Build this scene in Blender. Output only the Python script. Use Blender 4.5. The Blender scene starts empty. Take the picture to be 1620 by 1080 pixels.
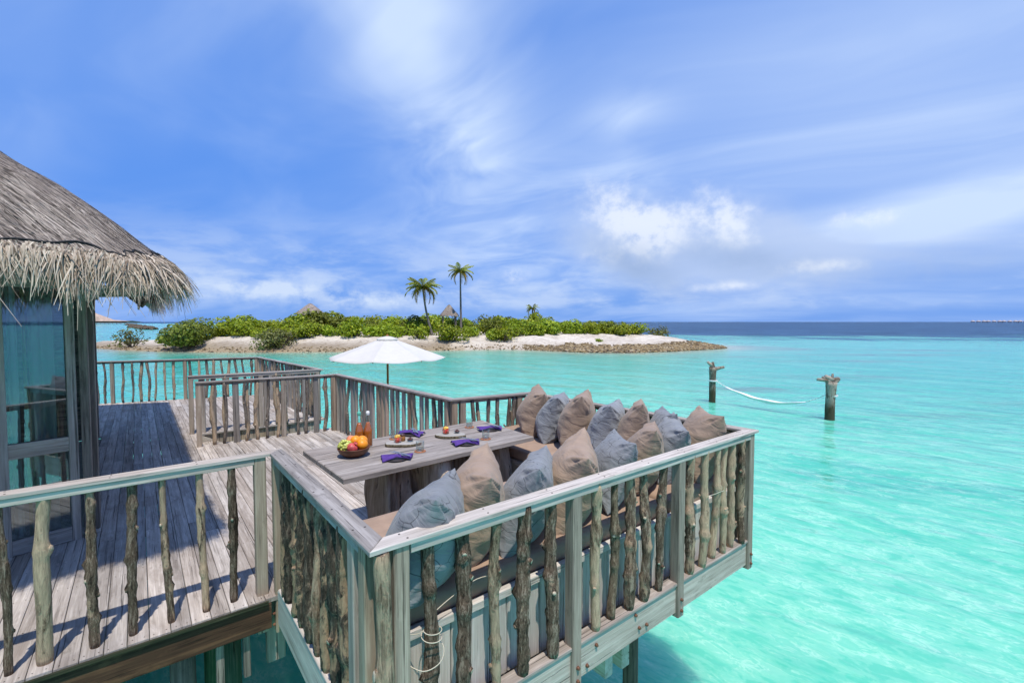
import bpy, math, random
from mathutils import Vector, Matrix, noise as mnoise

R = math.radians
random.seed(7)
SC = bpy.context.scene
COL = SC.collection

# ------------------------------------------------------------------ camera, sky, sun, exposure
TH = R(38.5)                      # the camera looks 38.5 degrees off the deck's long axis (+Y)
CT, ST = math.cos(TH), math.sin(TH)
ZD = 1.6                          # deck level above the water
cam = bpy.data.cameras.new('camera')
cam.sensor_width = 36.0
cam.lens = 744.0 / 1620.0 * 36.0
cam.clip_start, cam.clip_end = 0.05, 60000
cam_o = bpy.data.objects.new('camera', cam)
COL.objects.link(cam_o)
cam_o.location = (0, 0, ZD + 1.92)
cam_o.rotation_euler = (R(90) - math.atan(31.0 / 744.0), 0, -TH)
SC.camera = cam_o

SUN = Vector((-0.126, -0.362, 0.95)).normalized()      # towards the sun
sun_el = math.asin(SUN.z)
sun_az = math.atan2(SUN.x, SUN.y)
sl = bpy.data.lights.new('sun', 'SUN')
sl.energy, sl.angle, sl.color = 3.2, R(0.9), (1.0, 0.95, 0.86)
sun_o = bpy.data.objects.new('sun', sl)
COL.objects.link(sun_o)
sun_o.rotation_euler = (-SUN).to_track_quat('-Z', 'Y').to_euler()
sun_o.location = (0, 0, 40)

SC.view_settings.view_transform = 'Standard'
SC.view_settings.look = 'None'
SC.view_settings.gamma = 1.0
SC.view_settings.use_curve_mapping = False
SC.view_settings.exposure = 0.56
SC.cycles.use_denoising = True
SC.cycles.max_bounces = 6
SC.cycles.diffuse_bounces = 4
SC.cycles.glossy_bounces = 3
SC.cycles.adaptive_threshold = 0.02
SC.cycles.transparent_max_bounces = 24
SC.cycles.caustics_reflective = False
SC.cycles.caustics_refractive = False
SC.cycles.sample_clamp_indirect = 4.0


# ---- a tiny node-expression language ----
class Ex:
    """a value socket with operators"""
    def __init__(s, nt, sock): s.nt, s.k = nt, sock
    def _m(s, op, *a, clamp=False):
        n = s.nt.nodes.new('ShaderNodeMath'); n.operation = op; n.use_clamp = clamp
        for i, v in enumerate((s,) + a):
            if isinstance(v, Ex): s.nt.links.new(v.k, n.inputs[i])
            else: n.inputs[i].default_value = v
        return Ex(s.nt, n.outputs[0])
    def __add__(s, o): return s._m('ADD', o)
    __radd__ = __add__
    def __sub__(s, o): return s._m('SUBTRACT', o)
    def __rsub__(s, o): return (s * -1.0) + o
    def __mul__(s, o): return s._m('MULTIPLY', o)
    __rmul__ = __mul__
    def __truediv__(s, o): return s._m('DIVIDE', o)
    def __pow__(s, o): return s._m('POWER', o)
    def exp(s): return s._m('EXPONENT')
    def clamp(s): return s._m('ADD', 0.0, clamp=True)
    def mx(s, o): return s._m('MAXIMUM', o)
    def mn(s, o): return s._m('MINIMUM', o)
    def abs(s): return s._m('ABSOLUTE')
    def sstep(s, a, b):
        n = s.nt.nodes.new('ShaderNodeMapRange'); n.interpolation_type = 'SMOOTHSTEP'
        s.nt.links.new(s.k, n.inputs['Value'])
        n.inputs['From Min'].default_value = a; n.inputs['From Max'].default_value = b
        return Ex(s.nt, n.outputs['Result'])


def new(nt, t, **kw):
    n = nt.nodes.new(t)
    for k, v in kw.items():
        if k in n.bl_rna.properties: setattr(n, k, v)
        else: n.inputs[k].default_value = v
    return n


def lk(nt, a, b): nt.links.new(a.k if isinstance(a, Ex) else a, b)


def mixc(nt, fac, a, b, blend='MIX'):
    n = nt.nodes.new('ShaderNodeMix'); n.data_type = 'RGBA'; n.blend_type = blend
    for sock, v in ((n.inputs[0], fac), (n.inputs[6], a), (n.inputs[7], b)):
        if isinstance(v, Ex): nt.links.new(v.k, sock)
        elif isinstance(v, bpy.types.NodeSocket): nt.links.new(v, sock)
        elif isinstance(v, (int, float)): sock.default_value = v
        else: sock.default_value = (*v, 1.0)
    return n.outputs[2]


def noise_tex(nt, vec, scale, detail=4.0, rough=0.55, distort=0.0):
    n = new(nt, 'ShaderNodeTexNoise', Scale=scale, Detail=detail, Roughness=rough, Distortion=distort)
    if vec is not None: nt.links.new(vec, n.inputs['Vector'])
    return Ex(nt, n.outputs[0])


# ---- the sky ----
W = bpy.data.worlds.new('World')
SC.world = W
W.use_nodes = True
W.cycles.sampling_method = 'NONE'      # a broad even sky: found well enough by the surfaces' own rays
nt = W.node_tree
nt.nodes.clear()
sky = new(nt, 'ShaderNodeTexSky', sky_type='NISHITA', sun_disc=False)
sky.sun_elevation = sun_el
sky.sun_rotation = sun_az
sky.air_density, sky.dust_density, sky.ozone_density = 1.0, 0.35, 3.0
tc = new(nt, 'ShaderNodeTexCoord')
rot = new(nt, 'ShaderNodeVectorRotate', rotation_type='Z_AXIS')
rot.inputs['Angle'].default_value = TH
lk(nt, tc.outputs['Generated'], rot.inputs['Vector'])
sp = new(nt, 'ShaderNodeSeparateXYZ')
lk(nt, rot.outputs[0], sp.inputs[0])
dx, dy, dz = (Ex(nt, sp.outputs[i]) for i in range(3))
az = dx._m('ARCTAN2', dy)
el = dz._m('ARCSINE')


def comb(nt, *a):
    n = nt.nodes.new('ShaderNodeCombineXYZ')
    for i, v in enumerate(a):
        if isinstance(v, Ex): nt.links.new(v.k, n.inputs[i])
        else: n.inputs[i].default_value = v
    return n.outputs[0]


def blob(x, y, sx, sy, tilt=0.0):
    """soft elliptical cloud bank, centre and half sizes in degrees on the sky"""
    a0, e0 = R(x), R(y)
    c, s = math.cos(R(tilt)), math.sin(R(tilt))
    p = (az - a0) * c + (el - e0) * s
    q = (el - e0) * c - (az - a0) * s
    r2 = (p / R(sx)) ** 2.0 + (q / R(sy)) ** 2.0
    return (r2 * -1.0).exp()


dome = dz.mx(0.0) + 0.16
cx, cy = dx / dome, dy / dome                     # a flat cloud layer seen from below
wx = noise_tex(nt, comb(nt, cx * 0.45, cy * 0.45, 7.7), 1.0, 3.0, 0.5) - 0.5
# streaks sweep from upper left towards lower right, fanned by the view
cir = comb(nt, cx * 0.40 - cy * 0.34 + wx * 0.9, cy * 1.05 + cx * 0.80 + wx * 0.7, 1.7)
n1 = noise_tex(nt, cir, 0.55, 3.0, 0.50, 0.25)
n2 = noise_tex(nt, comb(nt, cx * 0.9 - cy * 0.6 + wx * 1.2, cy * 1.5 + cx * 1.1 + wx, 4.2), 0.8, 4.0, 0.52, 0.5)
n5 = noise_tex(nt, comb(nt, cx * 1.3 - cy * 0.9 + wx * 4.0, cy * 2.6 + cx * 1.9 + wx * 3.4, 9.1), 0.60, 4.0, 0.55, 1.0)
fib = n5.sstep(0.36, 0.70)                          # fibrous texture inside the cirrus
veil = n1.sstep(0.30, 0.70) * (fib * 0.20 + 0.16) + n2.sstep(0.42, 0.76) * 0.15
wisp = blob(-11, 28, 17, 7.5, -52) * 0.85 + blob(-5, 17, 9, 7.5, -62) * 0.72 + blob(-17, 36, 16, 5, -25) * 0.60 + blob(-2, 9, 10, 5, -30) * 0.22
big = wisp * (n2.sstep(0.25, 0.70) * 0.50 + fib * 0.34 + 0.08)
right = blob(44, 10.3, 13, 2.5, 13) * 0.95 * (n2.sstep(0.2, 0.7) * 0.7 + 0.4) + blob(42, 22, 26, 16, 0) * 0.32 + blob(14, 22.5, 5, 2.0, 0) * 0.42 * (fib * 0.7 + 0.4) + blob(12, 17, 6, 1.6, 8) * 0.3 * fib + blob(30, 7, 22, 5.0, 0) * 0.20
n3 = noise_tex(nt, comb(nt, az * 5.0 + wx * 0.6, el * 16.0, 0.3), 1.3, 5.0, 0.60, 0.2)
n4 = noise_tex(nt, comb(nt, az * 13.0, el * 15.0, 3.3), 1.5, 6.0, 0.62, 0.1)
n6 = noise_tex(nt, comb(nt, az * 7.0, el * 9.0, 13.3), 1.4, 4.0, 0.55, 0.1)
mass = (blob(15, 8.8, 10, 4.6, -22) + blob(26.5, 8.6, 8, 4.2, -15) * 0.9 + blob(38, 6.0, 12, 3.0, 0) * 0.5) * (n6 * 1.5 - 0.05)
puff_m = blob(12.6, 12.2, 5.2, 3.3, -38) + blob(16.8, 10.0, 3.2, 3.2, 0) * 0.9 + blob(23.8, 11.2, 4.6, 3.0, -32) * 0.95 + blob(10.0, 7.6, 3.0, 1.0, 0) * 0.5 + blob(0.6, 5.7, 1.7, 1.0, 0) * 0.9 + blob(36.6, 10.0, 3.0, 1.1, 0) * 0.8 + blob(33, 5.6, 4.5, 0.8, 0) * 0.8 + blob(24, 3.9, 4, 0.7, 0) * 0.7
puff = (puff_m * (n4 * 3.0 - 0.75)).sstep(0.10, 0.95)
bank = blob(-24, 3.2, 16, 1.5, -4) * n4.sstep(0.36, 0.62) * 0.7 + n3.sstep(0.42, 0.66) * el.sstep(R(13), R(4)) * el.sstep(R(0.6), R(2.5)) * 0.55
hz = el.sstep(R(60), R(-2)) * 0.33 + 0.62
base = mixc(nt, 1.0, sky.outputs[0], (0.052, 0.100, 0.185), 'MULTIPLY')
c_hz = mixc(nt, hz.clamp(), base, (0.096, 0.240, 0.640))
c_veil = mixc(nt, (veil + big + right).clamp() * 0.90, c_hz, (0.52, 0.635, 0.83))
c_bank = mixc(nt, bank.clamp(), c_veil, (0.48, 0.58, 0.76))
c_ms = mixc(nt, mass.sstep(0.05, 0.62) * 0.80, c_bank, (0.40, 0.50, 0.72))
c_pf = mixc(nt, puff * 0.66, c_ms, (0.74, 0.78, 0.84))
shade = (blob(14.5, 6.6, 5.5, 2.0, -24) * 0.85 + blob(26, 6.8, 6.5, 1.8, -10) * 0.65 + blob(40, 5.0, 9, 1.6, 0) * 0.35) * (n6 * 1.6 - 0.05)
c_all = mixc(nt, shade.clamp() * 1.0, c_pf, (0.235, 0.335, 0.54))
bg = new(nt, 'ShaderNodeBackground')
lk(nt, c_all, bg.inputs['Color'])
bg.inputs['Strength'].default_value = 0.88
wo = new(nt, 'ShaderNodeOutputWorld')
lk(nt, bg.outputs[0], wo.inputs['Surface'])


# ------------------------------------------------------------------ helpers
def mat_new(name):
    m = bpy.data.materials.new(name)
    m.use_nodes = True
    t = m.node_tree
    t.nodes.clear()
    o = new(t, 'ShaderNodeOutputMaterial')
    b = new(t, 'ShaderNodeBsdfPrincipled')
    lk(t, b.outputs[0], o.inputs['Surface'])
    return m, t, b, o


def obj_coord(t, spread=37.0):
    """object coordinates shifted by the object's own random number, so that copies differ"""
    tcn = new(t, 'ShaderNodeTexCoord')
    oi = new(t, 'ShaderNodeObjectInfo')
    rnd = Ex(t, oi.outputs['Random'])
    v = new(t, 'ShaderNodeVectorMath', operation='ADD')
    lk(t, tcn.outputs['Object'], v.inputs[0])
    lk(t, comb(t, rnd * spread, rnd * spread * 0.7, rnd * spread * 1.3), v.inputs[1])
    return v.outputs[0], rnd


def scaled(t, vec, s):
    m = new(t, 'ShaderNodeMapping')
    m.inputs['Scale'].default_value = s
    lk(t, vec, m.inputs['Vector'])
    return m.outputs[0]


def bump(t, h, b, strength=0.4, dist=0.01, prev=None):
    n = new(t, 'ShaderNodeBump')
    n.inputs['Strength'].default_value = strength
    n.inputs['Distance'].default_value = dist
    lk(t, h, n.inputs['Height'])
    if prev is not None: lk(t, prev, n.inputs['Normal'])
    if b is not None: lk(t, n.outputs[0], b.inputs['Normal'])
    return n.outputs[0]


def wood(name, dark, mid, light, var=0.3, rough=0.8, grain=26.0, stain=None, stain_amt=0.5, bstr=0.5):
    """weathered timber, grain along local X"""
    m, t, b, o = mat_new(name)
    v, rnd = obj_coord(t)
    g = noise_tex(t, scaled(t, v, (1.1, grain, grain)), 1.0, 5.0, 0.66, 0.35)
    f = noise_tex(t, scaled(t, v, (4.0, grain * 4.5, grain * 4.5)), 1.0, 3.0, 0.65)
    big_ = noise_tex(t, scaled(t, v, (1.6, 6.0, 6.0)), 1.0, 4.0, 0.65, 0.3)
    k = g * 0.58 + f * 0.26 + big_ * 0.26
    c = mixc(t, k.sstep(0.42, 0.54), dark, mid)
    c = mixc(t, k.sstep(0.54, 0.66), c, light)
    crack = noise_tex(t, scaled(t, v, (0.7, grain * 1.5, grain * 1.5)), 1.0, 4.0, 0.7)
    ck = crack.sstep(0.60, 0.66)
    c = mixc(t, ck * 0.8, c, tuple(x * 0.32 for x in dark))
    blot = noise_tex(t, scaled(t, v, (3.0, 9.0, 9.0)), 1.0, 5.0, 0.7, 0.4)
    c = mixc(t, blot.sstep(0.58, 0.70) * 0.45, c, tuple(x * 0.55 for x in dark))
    c = mixc(t, blot.sstep(0.42, 0.30) * 0.35, c, tuple(min(1, x * 1.12) for x in light))
    if stain:
        sn = noise_tex(t, scaled(t, v, (1.5, 4.0, 4.0)), 1.3, 5.0, 0.68)
        c = mixc(t, sn.sstep(0.50, 0.62) * stain_amt, c, stain)
    hsv = new(t, 'ShaderNodeHueSaturation')
    lk(t, c, hsv.inputs['Color'])
    lk(t, rnd * (2 * var) + (1.0 - var), hsv.inputs['Value'])
    lk(t, (rnd * 7.31)._m('FRACT') * 0.5 + 0.75, hsv.inputs['Saturation'])
    lk(t, hsv.outputs[0], b.inputs['Base Color'])
    b.inputs['Roughness'].default_value = rough
    b.inputs['Specular IOR Level'].default_value = 0.2
    bump(t, g * 0.6 + f * 0.5 - ck * 0.8, b, bstr, 0.005)
    return m


M = {}
M['deck'] = wood('weathered_deck_wood', (0.215, 0.184, 0.160), (0.360, 0.315, 0.280), (0.50, 0.448, 0.405), 0.24, stain=(0.19, 0.152, 0.125), stain_amt=0.40)
M['rail'] = wood('weathered_rail_wood', (0.165, 0.142, 0.124), (0.285, 0.250, 0.222), (0.41, 0.366, 0.33), 0.12)
M['rail_pale'] = wood('bleached_rail_wood', (0.27, 0.230, 0.196), (0.455, 0.398, 0.345), (0.60, 0.535, 0.475), 0.10)
M['post'] = wood('weathered_post_wood', (0.172, 0.134, 0.100), (0.300, 0.238, 0.182), (0.41, 0.335, 0.262), 0.14, bstr=0.35)
M['fascia'] = wood('pale_fascia_wood', (0.29, 0.245, 0.198), (0.455, 0.392, 0.325), (0.58, 0.51, 0.43), 0.10)
M['panel'] = wood('painted_panel_wood', (0.32, 0.280, 0.238), (0.47, 0.418, 0.362), (0.59, 0.53, 0.465), 0.10)
M['beam'] = wood('rotten_edge_beam', (0.032, 0.019, 0.014), (0.072, 0.042, 0.030), (0.14, 0.082, 0.056), 0.15, stain=(0.20, 0.120, 0.078), stain_amt=0.40)
M['moss'] = wood('mossy_edge', (0.018, 0.020, 0.012), (0.035, 0.036, 0.022), (0.09, 0.075, 0.05), 0.1)
M['dark'] = wood('dark_hut_wood', (0.095, 0.078, 0.064), (0.185, 0.155, 0.130), (0.28, 0.24, 0.205), 0.2)
M['soffit'] = wood('thatch_underside', (0.16, 0.125, 0.09), (0.28, 0.225, 0.165), (0.38, 0.315, 0.24), 0.1, grain=14)
M['frame'] = wood('door_frame_wood', (0.20, 0.166, 0.140), (0.31, 0.265, 0.228), (0.41, 0.36, 0.315), 0.12)
M['table'] = wood('weathered_table_wood', (0.155, 0.130, 0.112), (0.262, 0.226, 0.200), (0.38, 0.335, 0.30), 0.06, grain=14)
M['stump'] = wood('driftwood_slab', (0.20, 0.150, 0.112), (0.38, 0.30, 0.235), (0.54, 0.455, 0.37), 0.25, grain=10, bstr=0.9)
M['pale_end'] = wood('sawn_timber', (0.33, 0.29, 0.22), (0.46, 0.42, 0.34), (0.55, 0.51, 0.43), 0.1)
M['umbrella_pole'] = wood('varnished_pole', (0.16, 0.055, 0.018), (0.26, 0.10, 0.035), (0.34, 0.15, 0.06), 0.05, rough=0.5)
M['algae'] = wood('algae_piling', (0.03, 0.06, 0.03), (0.06, 0.115, 0.06), (0.14, 0.17, 0.10), 0.2)
M['pile'] = wood('old_piling', (0.06, 0.05, 0.025), (0.13, 0.105, 0.055), (0.22, 0.18, 0.10), 0.2)
M['board'] = wood('slab_board_top', (0.24, 0.23, 0.20), (0.35, 0.33, 0.30), (0.44, 0.42, 0.38), 0.08)


def plain(name, col, rough=0.6, spec=0.4, metal=0.0, var=0.0, nscale=0, namt=0.25, bstr=0.0, bdist=0.003):
    m, t, b, o = mat_new(name)
    b.inputs['Roughness'].default_value = rough
    b.inputs['Specular IOR Level'].default_value = spec
    b.inputs['Metallic'].default_value = metal
    v, rnd = obj_coord(t)
    c = None
    if nscale:
        n = noise_tex(t, v, nscale, 5.0, 0.6)
        c = mixc(t, n.sstep(0.3, 0.7), tuple(x * (1 - namt) for x in col), tuple(min(1, x * (1 + namt)) for x in col))
        if bstr: bump(t, n, b, bstr, bdist)
    if var:
        hsv = new(t, 'ShaderNodeHueSaturation')
        if c is not None: lk(t, c, hsv.inputs['Color'])
        else: hsv.inputs['Color'].default_value = (*col, 1)
        lk(t, rnd * (2 * var) + (1 - var), hsv.inputs['Value'])
        c = hsv.outputs[0]
    if c is not None: lk(t, c, b.inputs['Base Color'])
    else: b.inputs['Base Color'].default_value = (*col, 1)
    return m


def bark(name, d, m_, l, pale, pale_amt):
    m, t, b, o = mat_new(name)
    v, rnd = obj_coord(t)
    g = noise_tex(t, scaled(t, v, (55, 55, 10)), 1.0, 6.0, 0.70, 0.8)
    big_ = noise_tex(t, scaled(t, v, (10, 10, 3.6)), 1.0, 5.0, 0.68, 0.5)
    fine = noise_tex(t, scaled(t, v, (140, 140, 70)), 1.0, 3.0, 0.6)
    k = g * 0.62 + fine * 0.22 + big_ * 0.24
    c = mixc(t, k.sstep(0.44, 0.53), d, m_)
    c = mixc(t, k.sstep(0.54, 0.63), c, l)
    pm = (big_ + (rnd - 0.5) * 0.28).sstep(0.60 - 0.22 * pale_amt, 0.66 - 0.18 * pale_amt)
    pc = mixc(t, g.sstep(0.35, 0.65), tuple(x * 0.6 for x in pale), pale)
    c = mixc(t, pm, c, pc)
    hsv = new(t, 'ShaderNodeHueSaturation')
    lk(t, c, hsv.inputs['Color'])
    lk(t, rnd * 0.5 + 0.78, hsv.inputs['Value'])
    lk(t, hsv.outputs[0], b.inputs['Base Color'])
    b.inputs['Roughness'].default_value = 0.9
    b.inputs['Specular IOR Level'].default_value = 0.2
    bump(t, g * 0.7 + fine * 0.4 - pm * 0.35, b, 0.9, 0.008)
    return m


M['bark'] = bark('branch_bark', (0.030, 0.020, 0.013), (0.120, 0.080, 0.054), (0.285, 0.215, 0.158), (0.41, 0.280, 0.185), 0.28)
M['bark_far'] = bark('branch_bark_grey', (0.075, 0.060, 0.048), (0.180, 0.150, 0.125), (0.31, 0.268, 0.23), (0.40, 0.30, 0.205), 0.4)
M['bare'] = bark('bare_branch', (0.068, 0.045, 0.028), (0.21, 0.145, 0.094), (0.365, 0.272, 0.190), (0.44, 0.320, 0.21), 0.7)
M['bark_dark'] = bark('dark_bark', (0.018, 0.014, 0.010), (0.060, 0.045, 0.032), (0.16, 0.122, 0.088), (0.30, 0.205, 0.125), 0.2)  # darker bark tones, for the branches at the platform's left end
M['knot_end'] = plain('sawn_knot', (0.48, 0.39, 0.29), 0.9, 0.2, nscale=60, namt=0.3)
M['drift'] = bark('driftwood_post', (0.050, 0.036, 0.025), (0.165, 0.125, 0.090), (0.30, 0.240, 0.185), (0.38, 0.315, 0.25), 0.5)
# tide mark: the lower end of the posts is dark with weed
tt_ = M['drift'].node_tree
pb_ = [n for n in tt_.nodes if n.type == 'BSDF_PRINCIPLED'][0]
src_ = pb_.inputs['Base Color'].links[0].from_socket
sp_ = new(tt_, 'ShaderNodeSeparateXYZ')
lk(tt_, new(tt_, 'ShaderNodeTexCoord').outputs['Object'], sp_.inputs[0])
lk(tt_, mixc(tt_, Ex(tt_, sp_.outputs[2]).sstep(0.85, 0.35) * 0.9, src_, (0.052, 0.040, 0.018)), pb_.inputs['Base Color'])


def mesh_of(name, verts, faces, mat=None, smooth=False):
    me = bpy.data.meshes.new(name)
    me.from_pydata([tuple(v) for v in verts], [], [tuple(f) for f in faces])
    if isinstance(mat, (list, tuple)):
        for x in mat: me.materials.append(x)
    elif mat: me.materials.append(mat)
    if smooth: me.polygons.foreach_set('use_smooth', [True] * len(me.polygons))
    me.update()
    return me


WM = {}


def put(name, me, M4=None, parent=None):
    """link a mesh (or an Empty when me is None) at world matrix M4 below parent"""
    o = bpy.data.objects.new(name, me)
    COL.objects.link(o)
    M4 = M4 if M4 is not None else Matrix.Identity(4)
    if parent is not None:
        o.parent = parent
        o.matrix_local = WM[parent.name].inverted() @ M4
    else:
        o.matrix_local = M4
    WM[o.name] = M4.copy()
    return o


def tag(o, label, cat, group=None, kind=None):
    if label: o['label'] = label
    if cat: o['category'] = cat
    if group: o['group'] = group
    if kind: o['kind'] = kind
    return o


def struct(o, label=None):
    o['kind'] = 'structure'
    if label: o['label'] = label
    return o


def thing(name, label, cat, loc=(0, 0, 0), rz=0.0, group=None):
    o = put(name, None, Matrix.Translation(Vector(loc)) @ Matrix.Rotation(rz, 4, 'Z'))
    o.empty_display_size = 0.1
    return tag(o, label, cat, group)


def dup(root, M4, label=None, group=None, name=None):
    def rec(o, par, m4):
        c = o.copy()
        COL.objects.link(c)
        c.parent = par
        c.matrix_parent_inverse = Matrix.Identity(4)
        c.matrix_local = m4
        for ch in o.children: rec(ch, c, ch.matrix_local.copy())
        return c
    c = rec(root, None, M4)
    WM[c.name] = M4.copy()
    if label: c['label'] = label
    if group: c['group'] = group
    return c


def frame_x(p0, p1, up=(0, 0, 1)):
    """matrix at p0 with local X towards p1, local Z near up"""
    p0, p1 = Vector(p0), Vector(p1)
    x = (p1 - p0).normalized()
    u = Vector(up)
    if abs(x.dot(u)) > 0.98: u = Vector((0, 1, 0))
    y = u.cross(x).normalized()
    z = x.cross(y)
    m = Matrix((x, y, z)).transposed().to_4x4()
    m.translation = p0
    return m


def prism_x(L, w, h, ch=0.004):
    """bar along X from 0 to L, w wide (Y), h high (Z), centred, long edges chamfered"""
    a, b = w / 2, h / 2
    ch = min(ch, a * 0.6, b * 0.6)
    sec = [(-a + ch, -b), (a - ch, -b), (a, -b + ch), (a, b - ch), (a - ch, b), (-a + ch, b), (-a, b - ch), (-a, -b + ch)]
    vs = [(0, y, z) for y, z in sec] + [(L, y, z) for y, z in sec]
    fs = [(i, (i + 1) % 8, 8 + (i + 1) % 8, 8 + i) for i in range(8)]
    fs += [tuple(range(7, -1, -1)), tuple(range(8, 16))]
    return vs, fs


def beam(name, p0, p1, w, h, mat, parent=None, ch=0.004, up=(0, 0, 1)):
    L = (Vector(p1) - Vector(p0)).length
    vs, fs = prism_x(L, w, h, ch)
    return put(name, mesh_of(name, vs, fs, mat), frame_x(p0, p1, up), parent)


def slab(name, pts, z0, z1, mat, parent=None, ch=0.004):
    """flat piece cut to a plan outline (counter-clockwise), local X along its first edge"""
    p = [Vector((x, y, 0)) for x, y in pts]
    mtx = frame_x((pts[0][0], pts[0][1], z0), (pts[1][0], pts[1][1], z0))
    inv = mtx.inverted()
    n = len(p)
    c = sum(p, Vector()) / n
    def ring(z, ins):
        out = []
        for i in range(n):
            a, b_, d = p[i - 1], p[i], p[(i + 1) % n]
            e0, e1 = (b_ - a).normalized(), (d - b_).normalized()
            n0, n1_ = Vector((-e0.y, e0.x, 0)), Vector((-e1.y, e1.x, 0))
            k = (n0 + n1_)
            k = k / max(0.3, k.dot(n0))
            q = b_ + k * ins
            out.append(inv @ Vector((q.x, q.y, z)))
        return out
    vs = ring(z0, 0) + ring(z1 - ch, 0) + ring(z1, ch)
    fs = [tuple(range(n - 1, -1, -1)), tuple(range(2 * n, 3 * n))]
    for r in (0, 1):
        for i in range(n):
            j = (i + 1) % n
            fs.append((r * n + i, r * n + j, (r + 1) * n + j, (r + 1) * n + i))
    return put(name, mesh_of(name, vs, fs, mat), mtx, parent)


def tube_data(path, rad, sides=10, caps=True):
    """swept tube; rad is a number, a list or f(i, angle)"""
    path = [Vector(p) for p in path]
    n = len(path)
    vs, fs = [], []
    ref = Vector((0, 0, 1))
    t0 = (path[1] - path[0]).normalized()
    if abs(t0.dot(ref)) > 0.9: ref = Vector((1, 0, 0))
    for i in range(n):
        t = (path[min(i + 1, n - 1)] - path[max(i - 1, 0)]).normalized()
        a = (ref - t * ref.dot(t)).normalized()
        b = t.cross(a)
        for k in range(sides):
            an = 2 * math.pi * k / sides
            r = rad(i, an) if callable(rad) else (rad[i] if isinstance(rad, (list, tuple)) else rad)
            vs.append(path[i] + (a * math.cos(an) + b * math.sin(an)) * r)
    for i in range(n - 1):
        for k in range(sides):
            k2 = (k + 1) % sides
            fs.append((i * sides + k, i * sides + k2, (i + 1) * sides + k2, (i + 1) * sides + k))
    if caps:
        fs.append(tuple(range(sides - 1, -1, -1)))
        fs.append(tuple((n - 1) * sides + k for k in range(sides)))
    return vs, fs


def join(*parts):
    vs, fs = [], []
    for v, f in parts:
        o = len(vs)
        vs += [Vector(x) for x in v]
        fs += [tuple(i + o for i in q) for q in f]
    return vs, fs


def lathe_data(prof, sides=24):
    vs, fs = [], []
    for r, z in prof:
        for k in range(sides):
            a = 2 * math.pi * k / sides
            vs.append((r * math.cos(a), r * math.sin(a), z))
    for i in range(len(prof) - 1):
        for k in range(sides):
            k2 = (k + 1) % sides
            fs.append((i * sides + k, i * sides + k2, (i + 1) * sides + k2, (i + 1) * sides + k))
    return vs, fs


def sphere_data(r, seg=16, rings=10, sx=1, sy=1, sz=1, f=None):
    vs, fs = [], []
    for i in range(rings + 1):
        ph = math.pi * i / rings
        for k in range(seg):
            a = 2 * math.pi * k / seg
            p = Vector((math.sin(ph) * math.cos(a), math.sin(ph) * math.sin(a), -math.cos(ph)))
            q = r * (f(p) if f else 1.0)
            vs.append((p.x * q * sx, p.y * q * sy, p.z * q * sz))
    for i in range(rings):
        for k in range(seg):
            k2 = (k + 1) % seg
            fs.append((i * seg + k, i * seg + k2, (i + 1) * seg + k2, (i + 1) * seg + k))
    return vs, fs


def T(x, y, z, rz=0.0): return Matrix.Translation((x, y, z)) @ Matrix.Rotation(rz, 4, 'Z')
def C2W(X, d): return (X * CT + d * ST, -X * ST + d * CT)      # right/forward metres from the viewpoint -> plan


# ------------------------------------------------------------------ the sea
ISL = [(-75, 66), (-60, 63.5), (-54, 62), (-48, 58.5), (-42, 56), (-36, 55), (-30, 54.5), (-20, 55.6), (-13, 57), (-8.6, 58.2), (-1, 60.5), (4, 57.5), (8.6, 54.0), (13.6, 53.6),
       (19, 56.0), (24, 59.5), (27, 61.5), (29, 64), (29.5, 68), (28, 75), (26, 84), (20, 94), (6, 102), (-14, 104), (-34, 100), (-44, 86), (-50, 74), (-60, 71), (-75, 70)]


def sd_poly(x, y, poly):
    """signed distance, positive inside"""
    d = 1e9
    ins = False
    n = len(poly)
    for i in range(n):
        ax, ay = poly[i]
        bx, by = poly[(i + 1) % n]
        ex, ey = bx - ax, by - ay
        wx, wy = x - ax, y - ay
        tt = max(0, min(1, (wx * ex + wy * ey) / (ex * ex + ey * ey)))
        d = min(d, (wx - ex * tt) ** 2 + (wy - ey * tt) ** 2)
        if (ay > y) != (by > y) and x < ex * (y - ay) / (by - ay) + ax: ins = not ins
    return math.sqrt(d) * (1 if ins else -1)


def sm(a, b, x):
    t = max(0.0, min(1.0, (x - a) / (b - a)))
    return t * t * (3 - 2 * t)


m, t, b, o = mat_new('lagoon_water')
tcn = new(t, 'ShaderNodeTexCoord')
pos = tcn.outputs['Object']


def attr(t, n):
    a = new(t, 'ShaderNodeAttribute')
    a.attribute_name = n
    return Ex(t, a.outputs['Fac'])


deep, shore, coral, nearf = attr(t, 'deep'), attr(t, 'shore'), attr(t, 'coral'), attr(t, 'nearf')
mr = new(t, 'ShaderNodeMapping')
mr.inputs['Rotation'].default_value = (0, 0, R(82))         # wave crests run this way across the lagoon
lk(t, pos, mr.inputs['Vector'])
wp = mr.outputs[0]
wA = noise_tex(t, scaled(t, wp, (0.030, 0.060, 1)), 1.0, 3.0, 0.55, 0.3)
wB = noise_tex(t, scaled(t, wp, (0.14, 0.42, 1)), 1.0, 5.0, 0.62, 0.3)
wC = noise_tex(t, scaled(t, wp, (1.3, 3.0, 1)), 1.0, 5.0, 0.68, 0.5)
wD = noise_tex(t, scaled(t, wp, (4.6, 9.0, 1)), 1.0, 3.0, 0.62, 0.7)
c = mixc(t, nearf, (0.045, 0.420, 0.315), (0.165, 0.540, 0.385))
c = mixc(t, wA.sstep(0.40, 0.66) * 0.50, c, (0.032, 0.375, 0.290))
c = mixc(t, wB.sstep(0.48, 0.62) * 0.40, c, (0.160, 0.530, 0.395))
c = mixc(t, wB.sstep(0.46, 0.36) * 0.50, c, (0.022, 0.385, 0.285))
tex = wC * 0.62 + wD * 0.38  # ripple light and dark, painted as streaks in the water colour
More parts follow.
